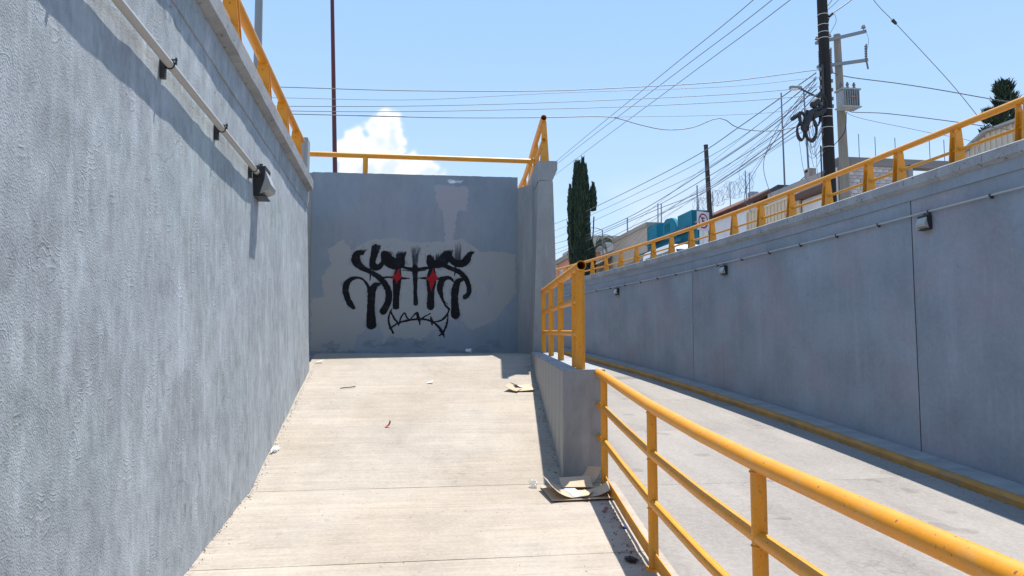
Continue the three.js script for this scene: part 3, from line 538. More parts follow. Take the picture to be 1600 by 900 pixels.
{
  const t = thing('cardboard_box', 'flattened curling cardboard box lying against the foot of the parapet', 'cardboard');
  mesh('bottom_panel', onRamp(sheet(0.56, 0.50, 0.02, 0.006), 1.28, 6.44, 0.02, 0.010), cardMat, t);
  mesh('flap', onRamp(sheet(0.25, 0.44, 0.85, 0.005, 0.02), 1.50, 6.43, Math.PI + 0.05, 0.020), cardMat, t);
  mesh('flap', onRamp(sheet(0.19, 0.28, 0.45, 0.005, 0.015), 1.58, 6.50, Math.PI / 2 - 0.08, 0.040), cardMat, t);
  mesh('flap', onRamp(sheet(0.24, 0.20, 1.2, 0.005, 0.03), 1.64, 6.68, 0.45, 0.02), cardMat, t);
  mesh('flap', onRamp(sheet(0.24, 0.22, 0.75, 0.005, -0.02), 1.60, 6.36, -0.20, 0.022), cardMat, t);
  mesh('flap', onRamp(sheet(0.16, 0.18, 0.30, 0.005), 1.50, 6.34, -0.5, 0.024), cardMat, t);
  mesh('pale_sheet', onRamp(sheet(0.10, 0.42, 0.03, 0.003), 1.46, 6.42, 0.08, 0.030), paperBlue, t).userData.label = 'pale blue white sheet';
}
{
  const t = thing('cardboard_sheet', 'torn flat cardboard sheet beside the parapet higher up the ramp', 'cardboard');
  mesh('panel', onRamp(sheet(0.30, 0.30, 0.10), 1.52, 10.10, 0.06, 0.01), cardMat, t);
  mesh('flap', onRamp(sheet(0.20, 0.16, 0.5), 1.62, 9.98, Math.PI - 0.6, 0.02), cardMat, t);
  mesh('torn_edge', onRamp(sheet(0.14, 0.16, 0.9), 1.66, 10.2, Math.PI + 0.5, 0.02), paperWhite, t);
}
function crumple(r, seed, sx = 1, sy = 0.7, sz = 1) {
  const g = new THREE.IcosahedronGeometry(r, 4), p = g.attributes.position;
  for (let i = 0; i < p.count; i++) { const v = V(p.getX(i), p.getY(i), p.getZ(i)), n = v.clone().normalize(), k = 0.55 + 0.9 * Math.abs(fbm(n.x * 3 + seed, n.y * 3 + n.z * 2.3 + seed * 2, 3) - 0.5) * 2; v.multiplyScalar(k); p.setXYZ(i, v.x * sx, v.y * sy, v.z * sz); }
  g.computeVertexNormals(); return g;
}
const film = new THREE.MeshPhysicalMaterial({ color: lin(0.85, 0.86, 0.87), roughness: 0.3, transmission: 0.85, thickness: 0 });
single('plastic_bag', onRamp(crumple(0.052, 3, 0.55, 0.6, 1.6), -1.235, 7.85, -0.3, 0.022), paperWhite, 'crumpled white plastic bag at the foot of the sunlit stucco wall', 'litter');
single('plastic_wrap', onRamp(crumple(0.05, 8, 0.8, 0.9, 1.2), 1.22, 6.72, 0.4, 0.035), film, 'clear crumpled plastic wrap at the edge of the cardboard box', 'litter');
single('candy_wrapper', onRamp(sheet(0.10, 0.03, 1.6, 0.003), -0.15, 8.55, 0.5, 0.004), std({ color: lin(0.42, 0.05, 0.05), roughness: 0.6 }), 'small curled dark red wrapper lying alone on the ramp', 'litter');
single('paper_scrap', onRamp(sheet(0.10, 0.05, 0.7, 0.003), 0.38, 10.45, 0.1, 0.004), paperWhite, 'small white paper scrap in the middle of the upper ramp', 'litter');
single('paper_scrap', onRamp(sheet(0.10, 0.05, 0.6, 0.003), -1.26, 11.7, 0.2, 0.012), paperWhite, 'white paper scrap at the far foot of the stucco wall', 'litter');
single('twig', onRamp(tube([[0, 0.01, 0], [0.06, 0.014, -0.02], [0.13, 0.012, -0.03], [0.2, 0.016, -0.06]], 0.006, 16, 5), -0.78, 10.2, 0.1, 0), std({ color: lin(0.08, 0.06, 0.04), roughness: 1 }), 'thin dark twig on the upper ramp', 'twig');
single('foam_cup', onRamp(pipe(V(0, 0.04, -0.05), V(0.02, 0.045, 0.05), 0.03, 14, 0.04), 1.2, 13.0, 0.9, 0.0), paperWhite, 'white foam cup lying at the foot of the sprayed wall', 'litter');
single('fallen_shoe_sole', onRamp(merge([crumple(0.05, 21, 0.7, 0.4, 1.2)]), 1.50, 4.72, 0.7, 0.02), blackPlastic, 'dark rubber scrap in the railing shadow beside the post foot', 'litter');
single('bottle_cap', onRamp(new THREE.CylinderGeometry(0.016, 0.016, 0.012, 14), 1.67, 5.42, 0, 0.008), std({ color: lin(0.02, 0.05, 0.35), roughness: 0.4 }), 'blue bottle cap under the railing', 'litter');
single('leaf_scrap', onRamp(sheet(0.06, 0.03, 1.1, 0.002), 1.63, 5.85, 0.7, 0.004), std({ color: lin(0.20, 0.10, 0.09), roughness: 0.9 }), 'dry reddish leaf in the railing shadow', 'leaf');
{ // fine grit along the foot of the walls and over the ramp
  const r = rng(31), L = [];
  for (let i = 0; i < 1100; i++) {
    const wall = r() < 0.5, d = wall ? 4 + 7.8 * r() : 3.6 + 8.5 * r(), x = wall ? -1.285 + 0.09 * r() * r() : -1.2 + 2.6 * r(), s = wall ? 0.0025 + 0.007 * r() * r() : 0.002 + 0.004 * r() * r();
    const g = new THREE.TetrahedronGeometry(s); g.rotateX(r() * 6); g.rotateZ(r() * 6); g.translate(x, rampY(d) + s * 0.4, -d); L.push(g);
  }
  for (let i = 0; i < 900; i++) { // along the kerb, the parapet foot and the railing foot
    const k = r(), s = 0.003 + 0.010 * r() * r(), g = new THREE.TetrahedronGeometry(s); let x, y, d;
    if (k < 0.5) { d = 5 + 18 * r(); x = wallX(d) - 0.47 - 0.25 * r() * r(); y = roadY(d); } else if (k < 0.75) { d = 7 + 4.5 * r(); x = parL(d) - 0.01 - 0.12 * r() * r(); y = rampY(d); } else { d = 3.5 + 3.2 * r(); x = railX(d) - 0.03 - 0.2 * r() * r(); y = rampY(d); }
    g.rotateX(r() * 6); g.rotateZ(r() * 6); g.translate(x, y + s * 0.4, -d); L.push(g);
  }
  const m = mesh('grit', L, std({ color: lin(0.16, 0.13, 0.10), roughness: 1 }), scene); m.userData = { kind: 'stuff', label: 'loose grit scattered along the wall feet, kerb and railing', category: 'grit' };
}

// ---------------------------------------------------------------- poles and overhead lines
const woodMap = tex(256, 1024, (x, y) => { const k = 0.8 + 0.7 * (fbm(x * 24, y * 5, 4, 24, 5) - 0.5); return shade([0.019, 0.016, 0.015], k); });
const creosote = std({ map: woodMap, roughness: 0.9 });
const poleConcrete = std({ map: again(greyMap, 1, 3), color: lin(0.95, 0.82, 0.68), roughness: 0.95 });
const steelGrey = std({ color: lin(0.22, 0.24, 0.25), roughness: 0.6, metalness: 0.2 });
const porcelain = std({ color: lin(0.18, 0.15, 0.14), roughness: 0.4 });
const utility = { x: 13.68, z: -21.68 };
{
  const t = thing('utility_pole', 'black wooden utility pole hung with cable coils and a street lamp arm', 'pole');
  mesh('shaft', pipe(V(13.74, STREET + 0.1, -21.68), V(13.65, 15.6, -21.68), 0.20, 20, 0.15), creosote, t);
  for (const y of [12.55, 12.2, 11.95, 11.75, 9.35, 9.1, 8.75, 8.1, 5.35]) { const g = new THREE.TorusGeometry(0.195 - 0.003 * (y - 5), 0.012, 6, 24); g.rotateX(Math.PI / 2); g.translate(13.70 - 0.004 * (y - 8), y, -21.68); mesh('band', g, galv, t); }
  for (const y of [10.65, 10.35, 10.05, 9.75, 9.5]) { mesh('spool_insulator', pipe(V(13.44, y - 0.05, -21.55), V(13.44, y + 0.05, -21.55), 0.05, 10), porcelain, t); mesh('spool_insulator', pipe(V(13.92, y - 0.05, -21.7), V(13.92, y + 0.05, -21.7), 0.05, 10), porcelain, t); }
  mesh('spool_rack', [box(0.05, 1.4, 0.05, 13.5, 10.1, -21.52), box(0.05, 1.4, 0.05, 13.87, 10.1, -21.7)], darkSteel, t);
  const arm = mesh('lamp_arm', tube([[13.6, 9.72, -21.66], [13.2, 9.80, -21.6], [12.75, 9.96, -21.56]], 0.03, 16, 8), darkSteel, t);
  const head = rbox(0.40, 0.10, 0.16, 12.55, 10.0, -21.55, 0.04); mesh('lamp_head', head, steelGrey, arm);
  mesh('lamp_glass', box(0.22, 0.04, 0.12, 12.5, 9.935, -21.55), paperWhite, arm);
  const coil = (x, y, z, R, ry, n, rz) => { const out = []; for (let i = 0; i < n; i++) { const g = new THREE.TorusGeometry(R * (1 + 0.06 * (rand() - 0.5)), 0.03, 6, 32); g.scale(0.72, 1.25, 1); g.rotateZ(rr(-0.1, 0.1) + rz); g.rotateY(ry + rr(-0.15, 0.15)); g.translate(x + rr(-0.02, 0.02), y + rr(-0.03, 0.03), z + rr(-0.03, 0.03)); out.push(g); } mesh('cable_coil', out, cableMat, t); };
  coil(12.98, 8.62, -21.45, 0.30, 0.1, 6, 0.0); coil(12.62, 8.50, -21.45, 0.21, 0.2, 5, 0); coil(13.40, 9.55, -21.45, 0.22, 0.2, 4, 0.2); coil(12.85, 9.0, -21.45, 0.16, 0.6, 3, -0.3);
  const splice = (a, b, r) => mesh('splice_case', [pipe(V(...a), V(...b), r, 14), new THREE.SphereGeometry(r, 12, 8).translate(...a), new THREE.SphereGeometry(r, 12, 8).translate(...b)], cableMat, t);
  splice([12.36, 8.93, -21.45], [12.60, 9.1, -21.45], 0.075); splice([12.78, 8.75, -21.4], [12.95, 9.12, -21.4], 0.12); splice([13.10, 9.05, -21.4], [13.4, 9.22, -21.4], 0.095); splice([13.08, 9.42, -21.42], [13.2, 9.52, -21.42], 0.12); splice([12.9, 9.1, -21.4], [13.15, 9.14, -21.4], 0.08);
  for (let i = 0; i < 14; i++) { const a = [12.5 + 0.7 * rand(), 8.5 + 0.6 * rand(), -21.45], b = [13.45, 7.2 + 1.8 * rand(), -21.5]; mesh('loose_cable', tube([a, [mix(a[0], b[0], 0.4), Math.min(a[1], b[1]) - 0.3 - 0.5 * rand(), -21.5], b], 0.008, 16, 4), wireMat, t); }
  coil(12.72, 8.85, -21.42, 0.24, 0.4, 4, 0.5); coil(13.2, 8.95, -21.42, 0.2, 0.3, 3, -0.4);
  splice([12.7, 8.6, -21.4], [12.8, 8.95, -21.4], 0.09); splice([13.0, 9.2, -21.38], [13.3, 9.32, -21.38], 0.06);
  mesh('strain_clamp', [pipe(V(13.85, 12.48, -21.6), V(13.98, 12.6, -21.6), 0.045, 10), pipe(V(13.74, 12.1, -21.6), V(13.82, 12.42, -21.6), 0.04, 8)], cableMat, t);
  mesh('service_pipe', pipe(V(13.34, 5.0, -21.5), V(13.33, 8.1, -21.5), 0.025, 8), darkSteel, t);
}
{
  const t = thing('utility_pole', 'pale concrete utility pole with two crossarms and a grey transformer', 'pole'), Z = -22.69;
  mesh('shaft', pipe(V(14.97, STREET + 0.1, Z), V(14.82, 12.40, Z), 0.19, 16, 0.115), poleConcrete, t);
  const arm = (a, b) => mesh('crossarm', between(new THREE.BoxGeometry(0.10, V(...a).distanceTo(V(...b)), 0.10), V(...a), V(...b)), steelGrey, t);
  const A1 = arm([13.92, 11.98, Z + 0.16], [15.80, 12.52, Z + 0.16]), A2 = arm([13.95, 11.14, Z + 0.16], [15.82, 11.50, Z + 0.16]);
  for (const [x, y] of [[13.98, 12.12], [14.42, 12.24], [15.72, 12.64]]) mesh('pin_insulator', [pipe(V(x, y - 0.1, Z + 0.16), V(x, y + 0.02, Z + 0.16), 0.015, 6), pipe(V(x, y, Z + 0.16), V(x, y + 0.05, Z + 0.16), 0.085, 12, 0.05), pipe(V(x, y + 0.06, Z + 0.16), V(x, y + 0.11, Z + 0.16), 0.06, 12, 0.03)], porcelain, A1);
  for (const [x, y] of [[14.02, 11.2], [14.42, 11.28], [15.75, 11.5]]) { const sh = []; for (let k = 0; k < 6; k++) sh.push(pipe(V(x, y + 0.02 + k * 0.085, Z + 0.2), V(x, y + 0.06 + k * 0.085, Z + 0.2), 0.052, 10, 0.04)); sh.push(pipe(V(x, y - 0.05, Z + 0.2), V(x + 0.03, y + 0.55, Z + 0.2), 0.025, 8), pipe(V(x + 0.03, y - 0.35, Z + 0.24), V(x, y, Z + 0.2), 0.03, 8)); mesh('fuse_cutout', sh, porcelain, A2); }
  const tr = mesh('transformer', [rbox(0.64, 0.60, 0.40, 14.86, 9.96, Z + 0.42, 0.06), box(0.70, 0.05, 0.46, 14.86, 10.27, Z + 0.42), box(0.70, 0.04, 0.46, 14.86, 9.67, Z + 0.42)], std({ map: again(copingMap, 1, 1), color: lin(1.2, 1.2, 1.15), roughness: 0.6 }), t);
  for (let k = 0; k < 7; k++) mesh('cooling_fin', box(0.03, 0.5, 0.06, 14.61 + k * 0.083, 9.96, Z + 0.645), steelGrey, tr);
  for (const x of [14.62, 14.86, 15.1]) mesh('bushing', [pipe(V(x, 10.3, Z + 0.42), V(x, 10.56, Z + 0.42), 0.035, 10), pipe(V(x, 10.36, Z + 0.42), V(x, 10.40, Z + 0.42), 0.055, 10), pipe(V(x, 10.46, Z + 0.42), V(x, 10.50, Z + 0.42), 0.055, 10)], porcelain, tr);
  mesh('name_plate', box(0.16, 0.06, 0.02, 14.88, 9.98, Z + 0.685), std({ color: lin(0.35, 0.16, 0.10), roughness: 0.7 }), tr);
  for (const [x, y] of [[14.05, 11.75], [15.74, 12.6]]) mesh('jumper_wire', tube([[x, y, Z + 0.2], [x + 0.06, y - 0.45, Z + 0.3], [x, y - 0.95, Z + 0.2]], 0.008, 14, 4), wireMat, t);
  mesh('jumper_wire', tube([[14.44, 12.34, Z + 0.2], [14.62, 12.75, Z + 0.3], [14.58, 12.95, Z + 0.3], [14.0, 12.55, -21.6]], 0.009, 20, 4), wireMat, t);
  mesh('ground_wire', tube([[14.9, 9.6, Z + 0.25], [14.78, 8.9, Z + 0.3], [14.2, 8.3, -22.2], [13.9, 8.05, -21.75]], 0.015, 24, 5), cableMat, t);
}
{
  const t = thing('utility_pole', 'slender dark pole behind the no-parking sign', 'pole');
  mesh('shaft', pipe(V(14.78, STREET + 0.1, -33.06), V(14.50, 11.33, -33.06), 0.15, 14, 0.10), std({ map: woodMap, color: lin(3.2, 3.0, 2.8), roughness: 0.9 }), t);
  mesh('pole_cap', pipe(V(14.50, 11.33, -33.06), V(14.498, 11.38, -33.06), 0.11, 14), darkSteel, t);
}
{
  const t = thing('flag_pole', 'tall dark red steel pole rising behind the sprayed wall', 'pole');
  mesh('shaft', pipe(V(-2.10, STREET, -25), V(-2.47, 14.6, -25), 0.085, 14, 0.062), std({ color: lin(0.10, 0.012, 0.012), roughness: 0.5 }), t);
  mesh('base_plate', rbox(0.36, 0.04, 0.36, -2.10, STREET + 0.025, -25, 0.008), darkSteel, t);
}
{
  const t = thing('street_pole', 'grey steel lighting pole rising behind the left yellow railing', 'pole');
  mesh('shaft', pipe(V(-3.06, STREET, -16), V(-3.12, 12, -16), 0.095, 12, 0.075), std({ color: lin(0.24, 0.25, 0.25), roughness: 0.6, metalness: 0.2 }), t);
  mesh('base_plate', rbox(0.34, 0.03, 0.34, -3.06, STREET + 0.02, -16, 0.008), darkSteel, t);
}
const LINES = {
  h: [[[[-26, 9.4, -21.7], [-7.69, 9.07, -21.7], [-3.5, 9.19, -21.7], [0.2, 9.28, -21.7], [4.5, 9.51, -21.7], [7.38, 9.79, -21.7], [10.15, 10.11, -21.7], [13.44, 10.65, -21.55]], 0.014],
    [[[-26, 9.1, -21.7], [-7.68, 8.74, -21.7], [-3.49, 8.87, -21.7], [0.2, 9.0, -21.7], [4.5, 9.43, -21.7], [10.8, 10.02, -21.7], [13.44, 10.4, -21.55]], 0.008],
    [[[-26, 8.8, -21.7], [-7.67, 8.48, -21.7], [-3.48, 8.62, -21.7], [0.21, 8.81, -21.7], [4.5, 9.14, -21.7], [10.8, 9.76, -21.7], [13.44, 10.08, -21.55]], 0.011],
    [[[-26, 8.3, -21.75], [-7.66, 8.22, -21.7], [-3.48, 8.39, -21.7], [1.35, 8.51, -21.7], [4.5, 8.67, -21.7], [6.02, 8.77, -21.7], [6.53, 8.76, -21.7], [7.36, 8.57, -21.7], [8.19, 8.45, -21.7], [9.04, 8.55, -21.7], [10.06, 8.91, -21.7], [10.55, 8.64, -21.7], [11.09, 8.56, -21.7], [11.97, 8.6, -21.7], [12.75, 8.8, -21.7], [13.53, 9.18, -21.6]], 0.015],
    [[[-26, 8.6, -21.7], [-3.48, 8.5, -21.75], [4.5, 8.94, -21.7], [7.37, 9.17, -21.7], [10.79, 9.51, -21.7], [13.44, 9.80, -21.55]], 0.011],
    [[[6.53, 8.78, -21.7], [10.06, 9.01, -21.7], [11.66, 9.17, -21.7], [13.5, 9.45, -21.6]], 0.008]],
  o: [[[[8.7, 13.4, -62], [9, 12.53, -41.28], [9, 11.08, -22.84], [9, 10.64, -17.35], [9, 10.3, -8], [9, 10.6, 20]], 0.012], [[[9.2, 13.9, -64], [9.5, 12.94, -43.58], [9.5, 11.15, -22.96], [9.5, 10.66, -17.32], [9.5, 10.3, -8], [9.5, 10.6, 20]], 0.012], [[[9.8, 13.9, -66], [10, 12.91, -45.89], [10, 11.12, -22.81], [10, 10.69, -17.31], [10, 10.3, -8], [10, 10.6, 20]], 0.012]],
  b: [[[[13.5, 10.67, -21.9], [13.68, 10.65, -28.15], [13.68, 10.6, -31.41], [13.68, 11.77, -52.21], [13.68, 12.78, -64.52], [13.6, 13.4, -72]], 0.02], [[[13.5, 10.49, -21.9], [13.68, 10.17, -28.17], [13.68, 10.63, -40.52], [13.68, 12.14, -64.53], [13.6, 12.7, -72]], 0.012],
    [[[13.5, 10.3, -21.9], [13.68, 10.0, -25.01], [13.68, 9.75, -31.45], [13.68, 10.18, -40.54], [13.68, 11.5, -64.55], [13.6, 12, -72]], 0.012], [[[13.5, 10.12, -21.9], [13.68, 9.93, -24.78], [13.68, 9.67, -30.75], [13.68, 9.51, -40.57], [13.68, 9.87, -50.48], [13.68, 10.98, -64.56], [13.6, 11.5, -72]], 0.02],
    [[[13.5, 9.94, -21.9], [13.68, 9.6, -24.12], [13.68, 9.32, -30.77], [13.68, 9.32, -40.58], [13.68, 10.4, -64.57], [13.6, 11, -72]], 0.016], [[[13.4, 9.3, -21.6], [13.68, 9.36, -23.7], [13.68, 8.8, -30.8], [13.68, 9.11, -38.4], [13.68, 10.05, -64.58], [13.6, 10.6, -72]], 0.018],
    [[[13.3, 9.1, -21.5], [13.68, 9.23, -23.28], [13.68, 8.71, -30.8], [13.68, 8.86, -43.03], [13.68, 8.9, -64.61], [13.6, 9.2, -72]], 0.016]],
  t: Array.from({ length: 9 }, (_, i) => { const r = rng(500 + i), y0 = 8.9 + 1.6 * r(), z1 = -26 - 30 * r(), y1 = 7.6 + 1.8 * r(); return [[[13.45, y0, -21.75], [13.5, mix(y0, y1, 0.3) - 0.25, mix(-21.75, z1, 0.3)], [13.8, mix(y0, y1, 0.65) - 0.35, mix(-21.75, z1, 0.65)], [15.5, y1, z1]], 0.007]; }),
  d: [[[[13.5, 10.55, -21.9], [13.6, 9.64, -24.65], [13.7, 8.77, -25.91], [15.4, 7.9, -28.6]], 0.012], [[[13.5, 10.46, -21.9], [13.6, 9.46, -24.43], [13.6, 7.9, -27.28], [15.4, 7.6, -30.4]], 0.012]],
  r: [[[[13.92, 10.95, -22.2], [15.07, 10.95, -22.7], [17, 10.81, -22.7], [18.48, 10.68, -22.7], [20.48, 10.46, -22.7], [22.01, 10.31, -22.7], [30, 9.6, -22.9]], 0.018], [[[15.0, 9.72, -22.4], [15.16, 9.71, -22.7], [16.46, 9.71, -22.7], [19.17, 9.54, -22.7], [20.93, 9.39, -22.7], [30, 8.9, -22.9]], 0.016], [[[15.0, 9.74, -22.4], [15.29, 9.69, -22.9], [18.06, 9.21, -22.9], [20.06, 8.9, -22.9], [22.0, 8.85, -25]], 0.008]],
  u: [[[[13.74, 12.76, -21.6], [13.98, 13.06, -21.6], [14.96, 14.46, -21.6], [19, 19, -20]], 0.014], [[[13.76, 12.67, -21.6], [14.21, 13.08, -21.6], [15.66, 14.52, -21.6], [20, 18, -20]], 0.014], [[[13.97, 12.6, -21.6], [14.67, 13.11, -21.6], [16.37, 14.58, -21.6], [21, 18, -20]], 0.02]],
};
const wire = (list, label, group, own = {}) => list.forEach(([p, r], i) => single('overhead_wire', tube(p, r, p.length * 10, 5), wireMat, own[i] ?? label, 'wire', group));
wire(LINES.h, 'thin overhead wire crossing the sky above the sprayed wall to the black pole', 'wires crossing behind the sprayed wall', { 0: 'topmost and darkest of the wires crossing to the black pole', 3: 'sagging wavy cable, lowest of the wires crossing to the black pole', 5: 'short thin wire between the wavy cable and the black pole' });
wire(LINES.o, 'overhead wire running along the sunken road, passing high over it', 'wires along the road');
wire(LINES.b, 'overhead cable running along the street from the black pole past the cypress', 'cables along the street', { 0: 'thick uppermost street cable passing the top of the slender dark pole' });
wire(LINES.t, 'thin sagging cable fanning out from the black pole to the street houses', 'cable tangle at the black pole');
wire(LINES.d, 'service drop cable hanging from the black pole to the low white houses', 'service drops');
wire(LINES.r, 'overhead wire leading from the poles across the brick wall building', 'wires above the brick building', { 0: 'upper wire from the poles passing behind the clumpy evergreen', 2: 'thin lowest wire from the transformer over the brick building' });
wire(LINES.u, 'wire rising steeply from the top bands of the black pole', 'wires rising from the black pole');
{
  const t = thing('guy_wire', 'slanting guy wire with a dark insulator over the ribbed gable', 'wire');
  mesh('strand', tube([[15.9, 17.2, -24], [16.49, 15.88, -24], [17.21, 14.46, -24], [18.0, 13.68, -24], [19.08, 12.62, -24], [20.34, 11.34, -24], [21.9, 9.8, -24.2]], 0.013, 60, 5), wireMat, t);
  mesh('insulator', pipe(V(17.93, 13.75, -24), V(18.09, 13.6, -24), 0.065, 12, 0.05), cableMat, t);
}

// ---------------------------------------------------------------- sign
{
  const S = 512, cv = document.createElement('canvas'); cv.width = S; cv.height = S; const g = cv.getContext('2d');
  g.fillStyle = 'rgb(214,214,218)'; g.fillRect(0, 0, S, S);
  g.lineWidth = 44; g.strokeStyle = 'rgb(168,30,44)'; g.beginPath(); g.arc(256, 256, 190, 0, 7); g.stroke();
  g.fillStyle = 'rgb(20,18,22)'; g.font = 'bold 290px sans-serif'; g.textAlign = 'center'; g.textBaseline = 'middle'; g.fillText('E', 256, 264);
  g.lineWidth = 38; g.beginPath(); g.moveTo(256 - 134, 256 - 134); g.lineTo(256 + 134, 256 + 134); g.stroke();
  const map = new THREE.CanvasTexture(cv); map.colorSpace = THREE.SRGBColorSpace;
  const t = thing('no_parking_sign', 'square white no-parking sign with red ring and crossed black E', 'sign', null, [13.9, STREET + 0.14, -32.2], 0.42);
  const p = new THREE.PlaneGeometry(0.78, 0.86); p.translate(0, 3.36, 0.022); mesh('sign_face', p, std({ map, roughness: 0.5 }), t);
  mesh('sign_plate', rbox(0.79, 0.87, 0.03, 0, 3.36, 0.004, 0.012), galv, t);
  mesh('sign_post', pipe(V(0, 0, -0.03), V(0, 3.7, -0.03), 0.03, 10), galv, t);
}

// ---------------------------------------------------------------- trees
function leafCloud(pts, size, stretch, seed, tilt) { // many small pointed leaf sprays
  const r = rng(seed), pos = [], uv = [], col = [];
  for (const [x, y, z, k] of pts) {
    const a = r() * 6.283, t = tilt * (0.5 + r()), s = size * (0.6 + 0.8 * r()) * (k ?? 1), ux = Math.cos(a) * t, uz = Math.sin(a) * t, l = s * stretch;
    const b = r() * 6.283, wx = Math.cos(b) * s * 0.4, wz = Math.sin(b) * s * 0.4;
    pos.push(x - wx, y, z - wz, x + wx, y + 0.1 * s, z + wz, x + ux * l, y + l, z + uz * l, x - wz * 0.8, y, z + wx * 0.8, x + wz * 0.8, y, z - wx * 0.8, x + ux * l * 0.8, y + l * 0.9, z + uz * l * 0.8);
    uv.push(0, 0, 1, 0, 0.5, 1, 0, 0, 1, 0, 0.5, 1);
    const q = 0.6 + 0.8 * r(); const y2 = r() < 0.25 ? 2.0 : 1; for (let i = 0; i < 6; i++) col.push(0.028 * q * y2, 0.052 * q * (0.5 + 0.5 * y2), 0.032 * q);  // some leaf sprays at random painted lighter as sunlit tips
  }
  const g = geoFrom(pos, uv); g.setAttribute('color', new THREE.Float32BufferAttribute(col, 3)); return g;
}
const leafMat = std({ color: 0xffffff, vertexColors: true, roughness: 0.9 });
const barkMat = std({ color: lin(0.09, 0.07, 0.055), roughness: 1 });
{
  const t = thing('cypress_tree', 'tall dark narrow cypress tree rising behind the long wall', 'tree', null, [13.5, STREET + 0.1, -54]);
  mesh('trunk', pipe(V(0, 0, 0), V(0, 9.5, 0), 0.28, 10, 0.06), barkMat, t);
  const r = rng(12), pts = [];
  const column = (cx, cz, y0, y1, R, n) => { for (let i = 0; i < n; i++) { const h = Math.pow(r(), 0.85), y = mix(y0, y1, h), a = r() * 6.283, prof = Math.min(1, 0.55 + h * 3) * Math.pow(1 - Math.pow(h, 3.0), 0.7), lob = 1 + 0.22 * Math.sin(a * 5 + y * 0.6) + 0.25 * (fbm(a * 2 + 9, y * 0.7, 3) - 0.5), q = R * prof * lob * (0.55 + 0.45 * Math.sqrt(r())); pts.push([cx + Math.cos(a) * q, y, cz + Math.sin(a) * q]); } };
  column(0, 0, 1.2, 11.0, 0.76, 9000); column(-0.35, 0.1, 6, 11.5, 0.36, 1500); column(0.15, 0.2, 7, 11.75, 0.34, 1500); column(0.42, -0.1, 6.5, 11.3, 0.3, 1200); column(-0.05, -0.2, 7, 11.6, 0.3, 1200);
  column(-0.86, 0.2, 7.0, 9.6, 0.17, 350); column(1.0, 0, 7.9, 9.9, 0.24, 450); column(0.75, 0.2, 3.2, 5.4, 0.3, 400); column(-0.8, 0, 5.2, 7.6, 0.2, 300);
  mesh('crown', leafCloud(pts, 0.16, 2.2, 5, 0.25), leafMat, t);
  for (const [a, b] of [[[0.1, 4.2, 0], [1.05, 7.5, 0]], [[-0.1, 4, 0], [-0.9, 6.6, 0.2]]]) mesh('branch', tube([a, [(a[0] + b[0]) / 2 + 0.25 * Math.sign(b[0]), (a[1] + b[1]) / 2 - 0.3, 0.1], b], 0.05, 14, 6), barkMat, t);
}
{
  const t = thing('juniper_tree', 'dark clumpy evergreen tree behind the ribbed gable', 'tree', null, [26.2, STREET, -28.1]);
  mesh('trunk', pipe(V(0, 0, 0), V(0.1, 8, 0), 0.25, 10, 0.06), barkMat, t);
  const r = rng(44), pts = [], clumps = [[0.1, 9.0, 0, 0.42], [0.15, 8.4, 0, 0.55], [-0.1, 7.6, 0.1, 0.6], [-0.75, 7.7, 0, 0.42], [-0.9, 6.9, 0, 0.4], [0.4, 7.0, 0, 0.7], [-0.3, 6.5, 0, 0.75], [1.0, 6.6, 0, 0.45], [-0.8, 5.9, 0.2, 0.5], [0.8, 5.8, 0, 0.6], [0, 5.6, 0, 0.9], [-1.3, 5.0, 0, 0.5], [1.5, 5.3, 0, 0.5], [0.3, 4.4, 0, 1.2], [-0.9, 4.3, 0, 0.8], [1.6, 4.5, 0, 0.7]];
  for (const [x0, y, z, R0] of clumps) { const x = x0 * 0.8, R = R0 * (y > 5.4 ? 0.82 : 1); mesh('branch', pipe(V(0.05, y - 0.9, 0), V(x, y, z), 0.05, 6, 0.02), barkMat, t); for (let i = 0; i < 420; i++) { const v = V(r() - 0.5, r() - 0.5, r() - 0.5).normalize().multiplyScalar(R * Math.cbrt(0.25 + 0.75 * r())); pts.push([x + v.x, y + v.y * 0.95, z + v.z]); } }
  mesh('crown', leafCloud(pts, 0.13, 1.5, 9, 0.9), leafMat, t);
}
{
  const t = thing('palm_tree', 'thin palm fronds drooping beside the cypress', 'tree', null, [15.0, STREET, -56]);
  mesh('trunk', pipe(V(0, 0, 0), V(0.1, 5.2, 0), 0.16, 10, 0.12), barkMat, t);
  const fm = std({ color: lin(0.09, 0.11, 0.06), roughness: 0.8, side: THREE.DoubleSide });
  for (let k = 0; k < 9; k++) { const a = k * 0.7, c = Math.cos(a), s = Math.sin(a), up = 0.8 + 0.7 * rand(), L = 1.5 + rand(); mesh('frond', [tube([[0.1, 5.2, 0], [c * L * 0.4, 5.2 + up, s * L * 0.4], [c * L * 0.8, 5.3 + up * 0.7, s * L * 0.8], [c * L, 4.6 + up * 0.3, s * L]], 0.03, 14, 4), grid(12, 1, (u, v) => [c * L * u, 5.2 + up * Math.sin(u * 2.6) - 0.6 * u * u - v * 0.28 * Math.sin(u * 3.1), s * L * u + v * 0.05, u, v])], fm, t); }
}

{
  const t = thing('street_lamp', 'distant slim street lamp above the low grey house', 'lamp');
  mesh('shaft', pipe(V(15.3, STREET + 0.14, -54), V(15.2, 10.6, -54), 0.06, 8, 0.04), steelGrey, t);
  mesh('arm', tube([[15.2, 10.55, -54], [14.8, 10.72, -54], [14.2, 10.75, -54]], 0.03, 12, 6), steelGrey, t); mesh('lamp_head', rbox(0.5, 0.1, 0.2, 14.05, 10.74, -54, 0.04), steelGrey, t);
}
